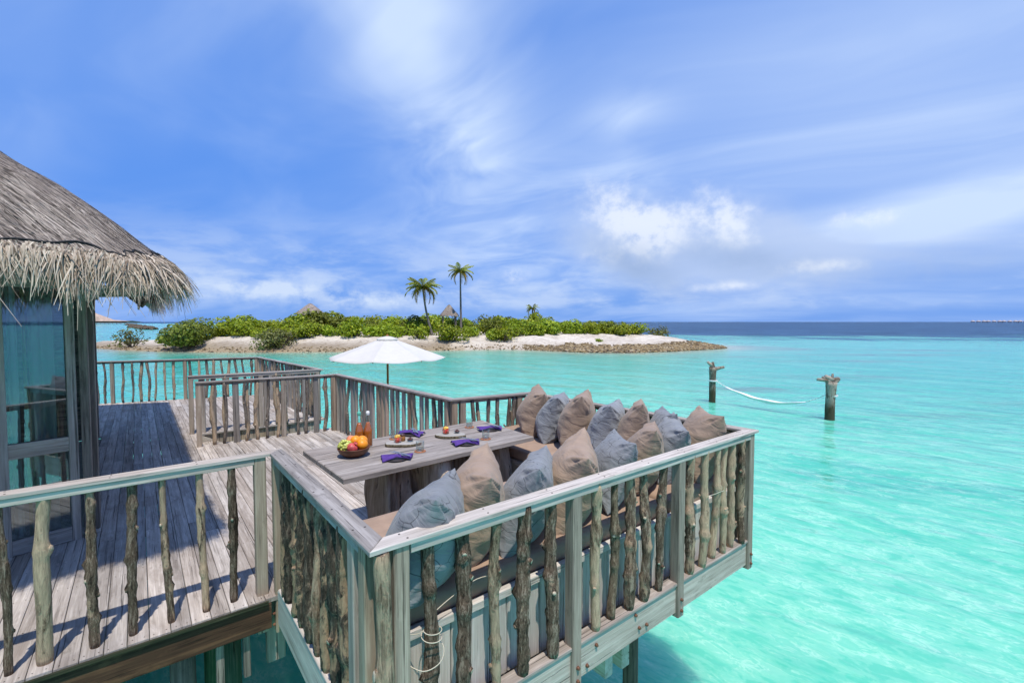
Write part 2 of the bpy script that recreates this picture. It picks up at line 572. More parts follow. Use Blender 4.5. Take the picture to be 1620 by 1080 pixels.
c = mixc(t, tex.sstep(0.50, 0.59) * 0.32 * (nearf * 0.7 + 0.3), c, (0.270, 0.610, 0.455))
c = mixc(t, tex.sstep(0.49, 0.41) * 0.52 * (nearf * 0.7 + 0.3), c, (0.050, 0.445, 0.305))
caustic_tint = (1.0 - (wD * 2.0 - 1.0).abs() * 7.0).clamp() * wC.sstep(0.45, 0.60)  # thin bright caustic lines, painted into the near water's base colour
c = mixc(t, caustic_tint * 0.40 * nearf, c, (0.50, 0.74, 0.58))
dk = (deep + (wA - 0.5) * 1.6 * deep.sstep(0.0, 0.10) + (wB - 0.5) * 1.5 * deep.sstep(0.0, 0.06)).sstep(0.10, 0.75)
c = mixc(t, (coral * 1.25).clamp() * wB.sstep(0.34, 0.52), c, (0.110, 0.200, 0.175))
c = mixc(t, shore * (wB * 0.5 + 0.72), c, (0.34, 0.40, 0.285))
dc = mixc(t, (wB * 0.5 + wA * 0.5).sstep(0.42, 0.58), (0.010, 0.038, 0.100), (0.040, 0.105, 0.205))
c = mixc(t, dk, c, dc)
lk(t, c, b.inputs['Base Color'])
lk(t, dk * 0.25 + 0.12, b.inputs['Roughness'])
b.inputs['IOR'].default_value = 1.333
b.subsurface_method = 'BURLEY'                   # light spreads through the clear shallow water
b.inputs['Subsurface Weight'].default_value = 0.85
b.inputs['Subsurface Radius'].default_value = (0.8, 1.0, 1.0)
b.inputs['Subsurface Scale'].default_value = 0.9
lk(t, dk * -0.16 + 0.20, b.inputs['Specular IOR Level'])
w1 = noise_tex(t, scaled(t, wp, (0.28, 0.60, 1)), 1.0, 2.0, 0.55, 0.5)
w2 = noise_tex(t, scaled(t, wp, (1.5, 3.2, 1)), 1.0, 2.0, 0.5, 0.3)
w3 = noise_tex(t, scaled(t, pos, (6.0, 9.0, 1)), 1.0, 2.0, 0.6, 0.6)
nb = bump(t, w1, None, 1.0, 0.22)
nb = bump(t, w2, None, 1.0, 0.060, nb)
nb = bump(t, w3, b, 0.7, 0.010, nb)
M['water'] = m

SEC, rr = 300, [0.0]
r = 0.8
while r < 40000:
    rr.append(r)
    r *= 1.045 if r < 400 else 1.18
vs, fs = [], []
at = {k: [] for k in ('deep', 'shore', 'coral', 'nearf')}
CORAL = [(12.6, 24.5, 2.2, 0.7, 0.9), (21, 30, 5, 1.0, 0.5), (30, 42, 7, 1.2, 0.6), (24, 47, 6, 1.0, 0.5), (40, 50, 9, 1.6, 0.7), (36, 60, 8, 1.8, 0.8), (50, 58, 9, 1.8, 0.6),
         (16, 17.5, 2.5, 0.5, 0.4), (22, 20, 3, 0.5, 0.35), (31, 66, 5, 3.5, 0.9), (33, 61, 7, 1.6, 0.75)]
for i, r in enumerate(rr):
    for k in range(SEC):
        a = 2 * math.pi * k / SEC
        X, d = r * math.sin(a), r * math.cos(a)
        x, y = C2W(X, d)
        vs.append((x, y, 0))
        edge = 900 + (70 - 900) * sm(-12, 30, X)
        edge -= 12 * sm(30, 90, X) + (0 if d > 0 else -200)
        wd = 100 if X > -5 else 300
        at['deep'].append(sm(-wd * 0.15, wd, max(d, abs(X) * 0.55) - edge))
        s = -sd_poly(X, d, ISL) if 30 < r < 160 else 99
        at['shore'].append(0.9 * (1 - sm(-1.0, 5.5, s)) + 0.28 * (1 - sm(2, 14, s)))
        cc = 0
        for (px, pd_, rx, ry, amt) in CORAL:
            cc = max(cc, amt * math.exp(-((X - px) / rx) ** 2 - ((d - pd_) / ry) ** 2))
        at['coral'].append(cc)
        at['nearf'].append(1 - sm(6, 42, r))
for i in range(len(rr) - 1):
    for k in range(SEC):
        k2 = (k + 1) % SEC
        if i: fs.append((i * SEC + k, i * SEC + k2, (i + 1) * SEC + k2, (i + 1) * SEC + k))
        else: fs.append((0, SEC + k2, SEC + k))
me = mesh_of('sea', vs, fs, M['water'])
for k, v in at.items():
    A = me.attributes.new(k, 'FLOAT', 'POINT')
    A.data.foreach_set('value', v)
sea = struct(put('sea', me), 'turquoise lagoon turning deep blue beyond the reef')

# ------------------------------------------------------------------ the island
m, t, b, o = mat_new('coral_sand')
v = new(t, 'ShaderNodeTexCoord').outputs['Object']
n1 = noise_tex(t, v, 0.35, 6.0, 0.6)
n2 = noise_tex(t, v, 2.4, 5.0, 0.65)
wet, rub = attr(t, 'wet'), attr(t, 'rubble')
c = mixc(t, n1.sstep(0.35, 0.65), (0.50, 0.43, 0.35), (0.66, 0.59, 0.495))
c = mixc(t, n2.sstep(0.50, 0.66) * 0.60, c, (0.25, 0.195, 0.145))
c = mixc(t, (rub * (n2 * 0.8 + 0.6)).clamp() * 0.85, c, (0.20, 0.145, 0.085))
c = mixc(t, (wet * (n1 * 0.6 + 0.7)).clamp() * 0.8, c, (0.30, 0.225, 0.125))
lk(t, c, b.inputs['Base Color'])
b.inputs['Roughness'].default_value = 0.95
bump(t, n2, b, 0.8, 0.2)
M['sand'] = m


def isl_h(X, d):
    s = sd_poly(X, d, ISL)
    spit = sm(2, 10, X) * (1 - sm(60, 76, d))            # the low rubble spit on the right
    thin = 1 - sm(-46, -38, X)                           # the narrow bar on the left
    h = 1.50 * sm(-0.5, 7.0, s) + 0.45 * sm(8, 24, s)
    h = h * (1 - 0.62 * spit) * (1 - 0.45 * thin) + 0.12 * sm(-0.5, 0.6, s) - 0.25 * (1 - sm(-3, 0, s))
    k = mnoise.noise(Vector((X * 0.25, d * 0.25, 1))) * 0.28 + mnoise.noise(Vector((X * 0.9, d * 0.9, 4))) * 0.13
    return h + k * sm(0.2, 3, s), s, spit


vs, fs, wv, rv = [], [], [], []
nx, ny = 220, 106
for j in range(ny):
    for i in range(nx):
        X = -78 + 110 * i / (nx - 1)
        d = 50 + 56 * j / (ny - 1)
        h, s, spit = isl_h(X, d)
        x, y = C2W(X, d)
        vs.append((x, y, h))
        wv.append((1 - sm(0.2, 2.6, s)) * (0.35 if X > -6 and X < 4 else 1.0))
        rv.append(max(spit * (1 - sm(3.0, 6.5, s)), 0.9 * (1 - sm(2.0, 5.5, s)) * (0.2 if -8 < X < 6 else 1.0)))
for j in range(ny - 1):
    for i in range(nx - 1):
        q = (j * nx + i, j * nx + i + 1, (j + 1) * nx + i + 1, (j + 1) * nx + i)
        if max(vs[a][2] for a in q) > -0.2: fs.append(q)
me = mesh_of('island', vs, fs, M['sand'], True)
for k, vv in (('wet', wv), ('rubble', rv)):
    A = me.attributes.new(k, 'FLOAT', 'POINT')
    A.data.foreach_set('value', vv)
struct(put('island', me), 'low sandy island with eroded pale banks')

# rubble on the spit and along the bank: countless, one mass
M['rock'] = plain('coral_rubble', (0.23, 0.165, 0.085), 0.95, 0.2, nscale=3.0, namt=0.5)
M['rock_pale'] = plain('pale_rubble', (0.34, 0.27, 0.175), 0.95, 0.2, nscale=3.0, namt=0.4)
M['rock_dark'] = plain('dark_rubble', (0.11, 0.08, 0.055), 0.95, 0.2, nscale=3.0, namt=0.4)


def rock_data(r, rg):
    pts = []
    for p in ((1, 0, 0), (-1, 0, 0), (0, 1, 0), (0, -1, 0), (0, 0, 0.8), (0.6, 0.6, 0.5), (-0.6, 0.6, 0.5), (0.6, -0.6, 0.5), (-0.6, -0.6, 0.5)):
        k = r * rg.uniform(0.7, 1.25)
        pts.append(Vector(p) * k)
    f = [(0, 5, 2), (2, 6, 1), (1, 8, 3), (3, 7, 0), (0, 7, 5), (2, 5, 6), (1, 6, 8), (3, 8, 7), (4, 5, 7), (4, 6, 5), (4, 8, 6), (4, 7, 8)]
    return pts, [(a, c_, b_) for a, b_, c_ in f]


rg = random.Random(5)
parts, mi = [], []
vs, fs = [], []
cnt = 0
while cnt < 5200:
    if rg.random() < 0.80: X, d = rg.uniform(1.5, 29), rg.uniform(52.5, 66)
    else: X, d = rg.uniform(-60, 2), rg.uniform(54, 64)
    h, s, spit = isl_h(X, d)
    if s < -0.4 or s > 1.8 + 3.6 * spit * rg.uniform(0.6, 1): continue
    r = rg.uniform(0.07, 0.20) * (1.25 if spit > 0.5 else 0.8)
    x, y = C2W(X, d)
    p, f = rock_data(r, rg)
    o_ = len(vs)
    vs += [q + Vector((x, y, max(h, 0) + r * 0.1)) for q in p]
    fs += [tuple(i + o_ for i in q) for q in f]
    mi += [rg.choice((0, 0, 0, 1, 2))] * len(f)
    cnt += 1
me = mesh_of('rubble', vs, fs, (M['rock'], M['rock_pale'], M['rock_dark']))
me.polygons.foreach_set('material_index', mi)
tag(put('rubble', me), 'loose brown coral rubble along the island shore and spit', 'rubble', kind='stuff')


# ------------------------------------------------------------------ shrubs, palms
def leaf_mat(name, c1, c2, c3):
    m, t, b, o = mat_new(name)
    gi = new(t, 'ShaderNodeNewGeometry')
    oi = new(t, 'ShaderNodeObjectInfo')
    ri = Ex(t, gi.outputs['Random Per Island'])
    rnd = Ex(t, oi.outputs['Random'])
    c = mixc(t, ri.sstep(0.1, 0.6), c1, c2)
    c = mixc(t, ri.sstep(0.75, 1.0), c, c3)
    hsv = new(t, 'ShaderNodeHueSaturation')
    lk(t, c, hsv.inputs['Color'])
    lk(t, rnd * 0.36 + 0.82, hsv.inputs['Value'])
    lk(t, rnd * 0.024 + 0.488, hsv.inputs['Hue'])
    lk(t, hsv.outputs[0], b.inputs['Base Color'])
    b.inputs['Roughness'].default_value = 0.55
    b.inputs['Specular IOR Level'].default_value = 0.3
    tr = new(t, 'ShaderNodeBsdfTranslucent')
    lk(t, mixc(t, 1.0, hsv.outputs[0], (1.3, 1.25, 0.6), 'MULTIPLY'), tr.inputs['Color'])
    mx = new(t, 'ShaderNodeMixShader')
    mx.inputs[0].default_value = 0.32
    lk(t, b.outputs[0], mx.inputs[1]); lk(t, tr.outputs[0], mx.inputs[2])
    lk(t, mx.outputs[0], o.inputs['Surface'])
    return m


M['leaf'] = leaf_mat('shrub_leaf', (0.14, 0.205, 0.010), (0.27, 0.345, 0.014), (0.44, 0.46, 0.04))
M['leaf_dark'] = leaf_mat('dark_shrub_leaf', (0.085, 0.105, 0.014), (0.165, 0.19, 0.020), (0.26, 0.28, 0.04))
M['leaf_olive'] = leaf_mat('olive_shrub_leaf', (0.09, 0.095, 0.03), (0.165, 0.17, 0.04), (0.25, 0.24, 0.10))
M['twig'] = plain('shrub_wood', (0.11, 0.085, 0.065), 0.9, 0.2)


def bush_mesh(seed, rx, ry, h, leaves, ls, mat, hollow=0.0, flat=0.35):
    rg = random.Random(seed)
    lobes = []
    for i in range(9):
        a = rg.uniform(0, 6.28)
        q = rg.uniform(0.1, 0.72)
        lobes.append((rx * q * math.cos(a), ry * q * math.sin(a), h * rg.uniform(0.25, 0.62) * (1.15 - 0.45 * q), rg.uniform(0.34, 0.55)))
    vs, fs = [], []
    for i in range(leaves):
        lx, ly, lz, lr = rg.choice(lobes)
        d = Vector((rg.gauss(0, 1), rg.gauss(0, 1), rg.gauss(0.15, 1))).normalized()
        k = rg.uniform(0.55, 1.08) if rg.random() < 0.45 else rg.uniform(0.9, 1.1)
        p = Vector((lx + d.x * rx * lr * k, ly + d.y * ry * lr * k, lz + d.z * h * lr * 0.85 * k))
        if p.z < h * 0.06: p.z = h * rg.uniform(0.04, 0.2)
        if hollow and mnoise.noise(p * 1.1 + Vector((seed, 0, 0))) < hollow - 0.5: continue
        nrm = (d + Vector((rg.gauss(0, 0.5), rg.gauss(0, 0.5), rg.gauss(0.45, 0.5)))).normalized()
        a = nrm.orthogonal().normalized()
        a.rotate(Matrix.Rotation(rg.uniform(0, 6.28), 3, nrm))
        bb = nrm.cross(a)
        L = ls * rg.uniform(0.6, 1.3)
        w = L * 0.36
        o_ = len(vs)
        vs += [p - a * L * 0.5, p - a * L * 0.05 + bb * w, p + a * L * 0.55 + nrm * L * 0.1, p - a * L * 0.05 - bb * w]
        fs.append((o_, o_ + 1, o_ + 2, o_ + 3))
    return mesh_of('foliage', vs, fs, mat)


def twig_mesh(seed, rx, ry, h):
    rg = random.Random(seed)
    ps = []
    for i in range(9):
        a = rg.uniform(0, 6.28)
        e = Vector((rx * 0.6 * math.cos(a), ry * 0.6 * math.sin(a), h * rg.uniform(0.4, 0.75)))
        mid = e * 0.5 + Vector((rg.uniform(-.2, .2), rg.uniform(-.2, .2), -h * 0.05))
        ps.append(tube_data([Vector((e.x * 0.08, e.y * 0.08, -0.15)), mid, e], [0.07, 0.05, 0.02], 5, False))
    vs, fs = join(*ps)
    return mesh_of('stem', vs, fs, M['twig'])


def bush_proto(seed, rx, ry, h, n, ls, mat, hollow=0.0):
    return bush_mesh(seed, rx, ry, h, n, ls, mat, hollow), twig_mesh(seed + 50, rx, ry, h)


def plant(protos, X, d, s=1.0, label=None, group=None, name='beach_shrub', sz=1.0, dz=0.0):
    x, y = C2W(X, d)
    h = isl_h(X, d)[0]
    o = thing(name, label, 'shrub', (x, y, h + dz), random.uniform(0, 6.28), group)
    mtx = WM[o.name] @ Matrix.Diagonal((s, s, s * sz, 1))
    put('foliage', protos[0], mtx, o)
    put('stem', protos[1], mtx, o)
    return o


THK = [bush_proto(11 + i, 2.6 + 0.3 * (i % 3), 2.3, 2.5 + 0.25 * (i % 2), 1500, 0.36, M['leaf'], 0.12) for i in range(5)]
THD = [bush_proto(61 + i, 2.5, 2.2, 2.9, 1300, 0.34, M['leaf_dark'], 0.26) for i in range(2)]
rg = random.Random(21)
# the long thicket, front to back; heights follow the skyline of the island
front = [(-38.5, 64.5), (-35.5, 64.0), (-32.5, 62.8), (-29.5, 62.0), (-26.5, 63.5), (-24, 63.8), (-21, 64.0), (-18.4, 64.4), (-15.4, 64.5), (-12.9, 66.5), (-5.8, 66.5), (-2.8, 67.0), (0.6, 68.0), (3.2, 70.5), (6.0, 72), (9.2, 73),
         (12.0, 74), (14.6, 75)]
G = 'light green shrubs of the island thicket'
LB = 'light green shrub massed behind the front line of the island thicket'
NTH = ['leftmost', 'second from left', 'third from left', 'fourth from left', 'fifth from left', 'sixth from left', 'seventh from left', 'eighth from left', 'ninth from left', 'tenth from left', 'eleventh from left', 'twelfth from left', 'thirteenth from left', 'fourteenth from left', 'fifteenth from left', 'sixteenth from left', 'seventeenth from left', 'rightmost']
for i, (X, d) in enumerate(front):
    plant(rg.choice(THK), X, d - rg.uniform(0.5, 2.2), rg.uniform(0.62, 1.05), 'light green shrub in the front line of the island thicket, ' + NTH[i], G, sz=rg.uniform(0.75, 1.1), dz=-0.15)
for row in range(3):
    X = -39.0 - row
    while X < 17:
        dfr = 67.5 + row * 4.5 + max(0, X + 5) * 0.32 + rg.uniform(-1, 1)
        hs = 0.94 + 0.18 * math.sin(X * 0.42 + row) - 0.018 * max(0, X - 2)
        if not (-13.5 < X < -6.5 and row == 0):
            plant(rg.choice(THK if rg.random() < 0.72 else THD), X, dfr, rg.uniform(0.85, 1.25) * hs, LB, G, sz=rg.uniform(0.85, 1.18))
        X += rg.uniform(3.1, 4.3)
TAIL = [bush_proto(31 + i, 2.0, 1.9, 1.7, 1000, 0.32, M['leaf'], 0.12) for i in range(2)]
plant(TAIL[0], 16.6, 71, 1.15, 'bright green shrub standing forward at the right end of the thicket')
plant(TAIL[1], 19.3, 74, 1.05, 'round green shrub second from the right end of the island')
OL = bush_proto(41, 2.3, 1.9, 1.75, 800, 0.28, M['leaf_olive'], 0.3)
plant(OL, 23.2, 75, 1.05, 'sparse olive brown shrub at the right tip of the island', name='sparse_shrub')
plant(bush_proto(42, 0.8, 0.7, 0.7, 200, 0.2, M['leaf']), 11.6, 62.5, 0.8, 'tiny lone green shrub on the bare sand by the rubble')
DKB = bush_proto(43, 4.7, 3.3, 3.9, 4200, 0.34, M['leaf_dark'], 0.05)
x_, y_ = 0, 0
o = plant(DKB, -39.6, 58.6, 1.0, 'largest dark green bush low by the water at left of the island', name='dark_bush', dz=-0.3)
SPB = bush_proto(44, 2.4, 2.0, 2.5, 900, 0.26, M['leaf_olive'], 0.32)
plant(SPB, -49.5, 61.2, 1.02, 'sparse twiggy round shrub on the sand bar, leftmost on the island', name='sparse_shrub')
plant(bush_proto(45, 1.8, 1.5, 1.8, 500, 0.3, M['leaf'], 0.2), -44.4, 61.0, 1.0, 'small yellow green shrub between the leftmost shrub and the dark bush')
DK2 = bush_proto(46, 4.0, 2.2, 2.5, 2200, 0.28, M['leaf_olive'], 0.2)
plant(DK2, -28.4, 57.0, 1.0, 'low grey olive bush spilling down the bank to the water', name='dark_bush', dz=-0.35)
plant(bush_proto(47, 2.6, 2.2, 2.5, 1600, 0.3, M['leaf'], 0.12), -8.0, 62.2, 1.0, 'rounded green shrub on the bank between the parasol and the palms', dz=-0.1)
plant(bush_proto(48, 1.5, 1.3, 1.5, 600, 0.26, M['leaf'], 0.15), -12.2, 62.0, 1.0, 'small green shrub peeking out right behind the white parasol top')
plant(bush_proto(49, 2.3, 2.0, 2.3, 1100, 0.3, M['leaf'], 0.2), -1.2, 64.0, 0.95, 'leafy green shrub over the sand right of the bank shrub')

M['frond'] = leaf_mat('palm_frond', (0.15, 0.185, 0.03), (0.26, 0.29, 0.045), (0.40, 0.37, 0.10))
M['frond_old'] = leaf_mat('old_palm_frond', (0.28, 0.19, 0.04), (0.42, 0.29, 0.06), (0.45, 0.38, 0.10))
M['palm_trunk'] = plain('palm_trunk', (0.17, 0.145, 0.125), 0.9, 0.2, nscale=6, namt=0.35)


def frond_mesh(seed, L, droop, mat):
    rg = random.Random(seed)
    vs, fs = [], []
    pts = []
    for i in range(15):
        t_ = i / 14
        pts.append(Vector((L * t_ * (1 - 0.22 * droop * t_ * t_), 0, L * (0.42 * t_ - droop * t_ * t_ * 0.95))))
    tv, tf = tube_data(pts, [0.035 * (1 - 0.8 * i / 14) for i in range(15)], 4, False)
    vs += tv; fs += tf
    for i in range(1, 15):
        for sub in (0, 0.5):
            k = min(14, i + sub)
            a = pts[int(k)].lerp(pts[min(14, int(k) + 1)], k - int(k))
            t_ = k / 14
            ll = L * 0.26 * (math.sin(math.pi * min(1, t_ * 0.86 + 0.14)) ** 0.6) * rg.uniform(0.8, 1.1)
            for s in (-1, 1):
                dirv = Vector((0.55, s * 0.8, -0.35 - 0.3 * rg.random())).normalized()
                tip = a + dirv * ll
                w = Vector((0.055, 0, 0))
                o_ = len(vs)
                vs += [a - w, a + w, a.lerp(tip, 0.6) + w * 0.8, tip, a.lerp(tip, 0.6) - w * 0.8]
                fs.append((o_, o_ + 1, o_ + 2, o_ + 3, o_ + 4))
    return mesh_of('frond', vs, fs, mat)


FR = [frond_mesh(i, 2.6, dr, M['frond']) for i, dr in enumerate((0.35, 0.6, 0.85))] + [frond_mesh(9, 2.3, 1.25, M['frond_old'])]


def palm(X, d, height, bend, label, s=1.0, seed=0, nfr=18):
    rg = random.Random(seed)
    x, y = C2W(X, d)
    h0 = isl_h(X, d)[0] - 0.3
    o = thing('coconut_palm', label, 'palm tree', (x, y, h0), 0, 'coconut palms on the island')
    pts = []
    top = Vector(C2W(bend, 0) + (height,))
    for i in range(12):
        t_ = i / 11
        pts.append(Vector((top.x * (1.6 * t_ - 0.6 * t_ * t_), top.y * (1.6 * t_ - 0.6 * t_ * t_), height * t_)))
    tv, tf = tube_data(pts, [0.19 - 0.09 * i / 11 + (0.08 if i == 0 else 0) for i in range(12)], 8)
    put('trunk', mesh_of('trunk', tv, tf, M['palm_trunk'], True), WM[o.name], o)
    tp = Vector((x, y, h0)) + pts[-1]
    for i in range(nfr):
        a = 2.4 * i + rg.uniform(-.3, .3)
        f = i / nfr
        k = 3 if f < 0.2 else (2 if f < 0.45 else (1 if f < 0.75 else 0))
        pitch = (-0.75 + 1.55 * f) + rg.uniform(-.1, .1)
        mm = Matrix.Translation(tp) @ Matrix.Rotation(a, 4, 'Z') @ Matrix.Rotation(-pitch * 0.6, 4, 'Y') @ Matrix.Scale(s * rg.uniform(0.85, 1.1), 4)
        put('frond', FR[k], mm, o)
    return o


palm(-10.9, 64.8, 6.9, -1.35, 'bushy coconut palm leaning left above the white parasol', 1.12, 3, 26)
palm(-7.5, 69.5, 9.6, -0.1, 'tallest thin coconut palm rising beside the thatched island roof', 0.95, 4, 22)
palm(3.4, 80, 4.1, 0.1, 'shortest coconut palm peeking over the thicket at right', 0.62, 5, 16)

# ---- thatched shelters on the island
M['thatch_far'] = wood('far_thatch', (0.13, 0.105, 0.09), (0.23, 0.19, 0.165), (0.32, 0.275, 0.24), 0.1, grain=3)


def island_hut(X, d, zt, rw, rh, label):
    x, y = C2W(X, d)
    g = isl_h(X, d)[0]
    o = thing('thatched_shelter', label, 'hut', (x, y, g), TH + 0.4)
    mw = WM[o.name]
    n = 20
    vs, fs = [], []
    rg = random.Random(int(zt * 10))
    prof = [(1.06, -0.12), (1.0, 0.0), (0.72, 0.30), (0.40, 0.66), (0.12, 0.95), (0.0, 1.0)]
    for r_, z_ in prof:
        for k in range(n * 2):
            a = math.pi * k / n
            q = r_ * (1 + 0.05 * rg.uniform(-1, 1))
            sq = 1.0 / max(abs(math.cos(a)), abs(math.sin(a))) ** 0.55
            vs.append((rw * q * sq * math.cos(a) * 0.88, rw * q * sq * math.sin(a) * 0.88, zt - rh + rh * z_ + (rg.uniform(-.12, .02) if r_ > 1 else 0)))
    for i in range(len(prof) - 1):
        for k in range(n * 2):
            k2 = (k + 1) % (n * 2)
            fs.append((i * 2 * n + k, i * 2 * n + k2, (i + 1) * 2 * n + k2, (i + 1) * 2 * n + k))
    put('roof', mesh_of('roof', vs, fs, M['thatch_far'], True), mw, o)
    for sx in (-1, 1):
        for sy in (-1, 1):
            p = mw @ Vector((sx * rw * 0.62, sy * rw * 0.62, -0.3))
            beam('post', p, p + Vector((0, 0, zt - rh + 0.35)), 0.16, 0.16, M['dark'], o)


island_hut(-30.6, 71.5, 4.5, 2.2, 1.5, 'grey thatched roof rising above the thicket left of the parasol')
island_hut(-9.4, 70.5, 4.3, 1.5, 1.5, 'thatched shelter on posts between the two tall palms')

# ------------------------------------------------------------------ far away
M['far_green'] = plain('far_trees', (0.030, 0.055, 0.045), 0.95, 0.1, nscale=0.05, namt=0.4)


def islet(X, d, half, h, label):
    x, y = C2W(X, d)
    rg = random.Random(int(half))
    vs, fs = [], []
    n = 60
    for i in range(n + 1):
        t_ = i / n * 2 - 1
        hh = h * max(0.05, (1 - abs(t_) ** 3)) * rg.uniform(0.7, 1.0)
        q = half * 0.25 * math.sqrt(max(0, 1 - t_ * t_)) + 1
        for (yy, zz) in ((-q, 0), (-q * 0.8, hh * 0.8), (0, hh), (q * 0.8, hh * 0.8), (q, 0)):
            vs.append((t_ * half, yy, zz))
    for i in range(n):
        for k in range(4):
            fs.append((i * 5 + k, (i + 1) * 5 + k, (i + 1) * 5 + k + 1, i * 5 + k + 1))
    return struct(put('distant_islet', mesh_of('distant_islet', vs, fs, M['far_green']), T(x, y, -0.3, -TH)), label)


islet(555, 3000, 97, 11, 'small wooded islet on the horizon right of the island')
islet(-2060, 2500, 100, 11, 'low wooded islet on the horizon left of the island')
islet(20, 4200, 40, 5, 'faint tiny islet on the horizon')

M['far_wall'] = plain('far_villa_wall', (0.62, 0.57, 0.54), 0.9)
M['far_roof'] = plain('far_villa_roof', (0.42, 0.35, 0.32), 0.95)
m_body = prism_x(9, 7, 3.4, 0.05)
vil_body = mesh_of('wall', *m_body, M['far_wall'])
rvs = [(-1, -5, 0), (10, -5, 0), (10, 5, 0), (-1, 5, 0), (2.5, 0, 3.6), (6.5, 0, 3.6)]
vil_roof = mesh_of('roof', rvs, [(0, 1, 5, 4), (1, 2, 5), (2, 3, 4, 5), (3, 0, 4), (3, 2, 1, 0)], M['far_roof'])
dk = []
for i in range(16):
    X, d = 1562 + i * 13.5 + (i % 3) * 1.5, 1600 - i * 4
    x, y = C2W(X, d)
    v_ = thing('stilt_villa', 'tiny pale stilt villa in the row on the right horizon, ' + (NTH[i] if i < 15 else NTH[-1]), 'house', (x, y, 0), -TH, 'stilt villas on the right horizon')
    put('wall', vil_body, WM[v_.name] @ T(0, 0, 3.4), v_)
    put('roof', vil_roof, WM[v_.name] @ T(0, 0, 5.1), v_)
    for sx in (0.8, 8.2):
        p = WM[v_.name] @ Vector((sx, 0, -1))
        beam('stilt', p, p + Vector((0, 0, 3)), 0.5, 0.5, M['dark'], v_)

# big thatched water pavilion behind the hut on the left
x, y = C2W(-664, 760)
pv = thing('water_pavilion', 'distant thatched pavilion on stilts seen just right of the hut posts', 'building', (x, y, 0), -TH)
mw = WM[pv.name]
vs = [(-34, -16, 4.5), (37, -16, 4.5), (37, 16, 4.5), (-34, 16, 4.5), (-26, -7, 17), (-12, -7, 17), (-12, 7, 17), (-26, 7, 17), (12, -11, 7.0), (12, 11, 7.0), (-20, 0, 27)]
fs = [(0, 1, 8, 5), (0, 5, 4), (1, 2, 9, 8), (8, 9, 6, 5), (2, 3, 6, 9), (3, 7, 6), (3, 0, 4, 7), (4, 5, 10), (5, 6, 10), (6, 7, 10), (7, 4, 10), (3, 2, 1, 0)]
put('roof', mesh_of('roof', vs, fs, plain('pavilion_thatch', (0.42, 0.31, 0.24), 0.95, nscale=0.2)), mw, pv)
put('wall', mesh_of('wall', *prism_x(62, 24, 3.2, 0.1), M['dark']), mw @ T(-30, 0, 3.1), pv)
put('platform', mesh_of('platform', *prism_x(86, 34, 0.6, 0.05), M['far_roof']), mw @ T(-34, 0, 1.6), pv)
for i in range(14):
    p = mw @ Vector((-32 + 6.3 * i, -14, -1))
    beam('stilt', p, p + Vector((0, 0, 2.5)), 0.6, 0.6, M['dark'], pv)

# rock breakwater beyond the sand bar
rg = random.Random(77)
vs, fs = [], []
for i in range(420):
    t_ = rg.random()
    dd = 215 + 460 * t_ ** 1.6
    X = dd * (-0.765 - 0.052 * ((dd - 215) / 460) ** 0.45) + rg.gauss(0, 2.6) * (1 if (int(dd / 24) % 3) else 0.3)
    if 300 < dd < 322: continue
    r_ = rg.uniform(0.6, 1.5)
    p, f = rock_data(r_, rg)
    x, y = C2W(X, dd + rg.gauss(0, 1.5))
    o_ = len(vs)
    vs += [q + Vector((x, y, rg.uniform(-0.3, 0.5))) for q in p]
    fs += [tuple(k + o_ for k in q) for q in f]
tag(put('breakwater', mesh_of('breakwater', vs, fs, M['rock_dark'])), 'dark rock breakwater in the turquoise water left of the island', 'breakwater', kind='stuff')

# ------------------------------------------------------------------ the deck
M['nail'] = plain('rusted_nail', (0.045, 0.030, 0.024), 0.7, 0.3, 0.3)
rg = random.Random(3)
deck = thing('deck', None, None, (0.7, 8, ZD))
struct(deck, 'weathered grey plank deck over the water')
PITCH, GAP = 0.1065, 0.0036


def nail_heads(me, L, w, th):
    import bmesh
    me.materials.append(M['nail'])
    bm = bmesh.new()
    bm.from_mesh(me)
    x = 0.035
    while x < L:
        for y in (-w * 0.28, w * 0.28):
            xx, yy = x + rg.uniform(-.008, .008), y + rg.uniform(-.004, .004)
            f = bm.faces.new([bm.verts.new((xx + 0.0042 * math.cos(a), yy + 0.0042 * math.sin(a), th / 2 + 0.0006)) for a in (0, 1.047, 2.094, 3.14, 4.19, 5.236)])
            f.material_index = 1
        x += 0.5 if L - x > 0.6 or L - x < 0.1 else L - x - 0.035
    bm.to_mesh(me)
    bm.free()


def plank_run(u0, v0, v1, parent, z=ZD, lens=(2.2, 3.9), mat=None, w=PITCH - GAP, th=0.03):
    v = v0
    first = True
    while v < v1 - 0.01:
        L = rg.uniform(*lens) * (rg.uniform(0.35, 1.0) if first else 1)
        e = v + L
        if v1 - e < 0.6: e = v1
        first = False
        dz = rg.uniform(-0.0015, 0.0015)
        zz = z - th / 2 + dz
        pl = beam('plank', (u0, v + 0.0008, zz), (u0 + rg.uniform(-.0015, .0015), e - 0.0008, zz), w, th, mat or M['deck'], parent, 0.003)
        if v < 8.6 and parent is deck: nail_heads(pl.data, e - v, w, th)
        v = e


u = -1.75 - 27 * PITCH
i = 0
while u < 2.86:
    v0 = 3.545 + rg.uniform(-0.006, 0.012)
    if u > 0.80: v0 = 3.0
    if u < -0.50:
        plank_run(u, v0, 6.4 if u > -1.9 else 5.6, deck)
        if u > -1.2: plank_run(u, 10.4, 14.6, deck)
    elif u < 0.70: plank_run(u, v0, 14.45 - 0.22 * (u + 0.5), deck)
    else:
        plank_run(u, v0, 8.66, deck)
        plank_run(u, 9.60, 14.2 - 0.22 * (u - 0.7), deck)
    u += PITCH
    i += 1
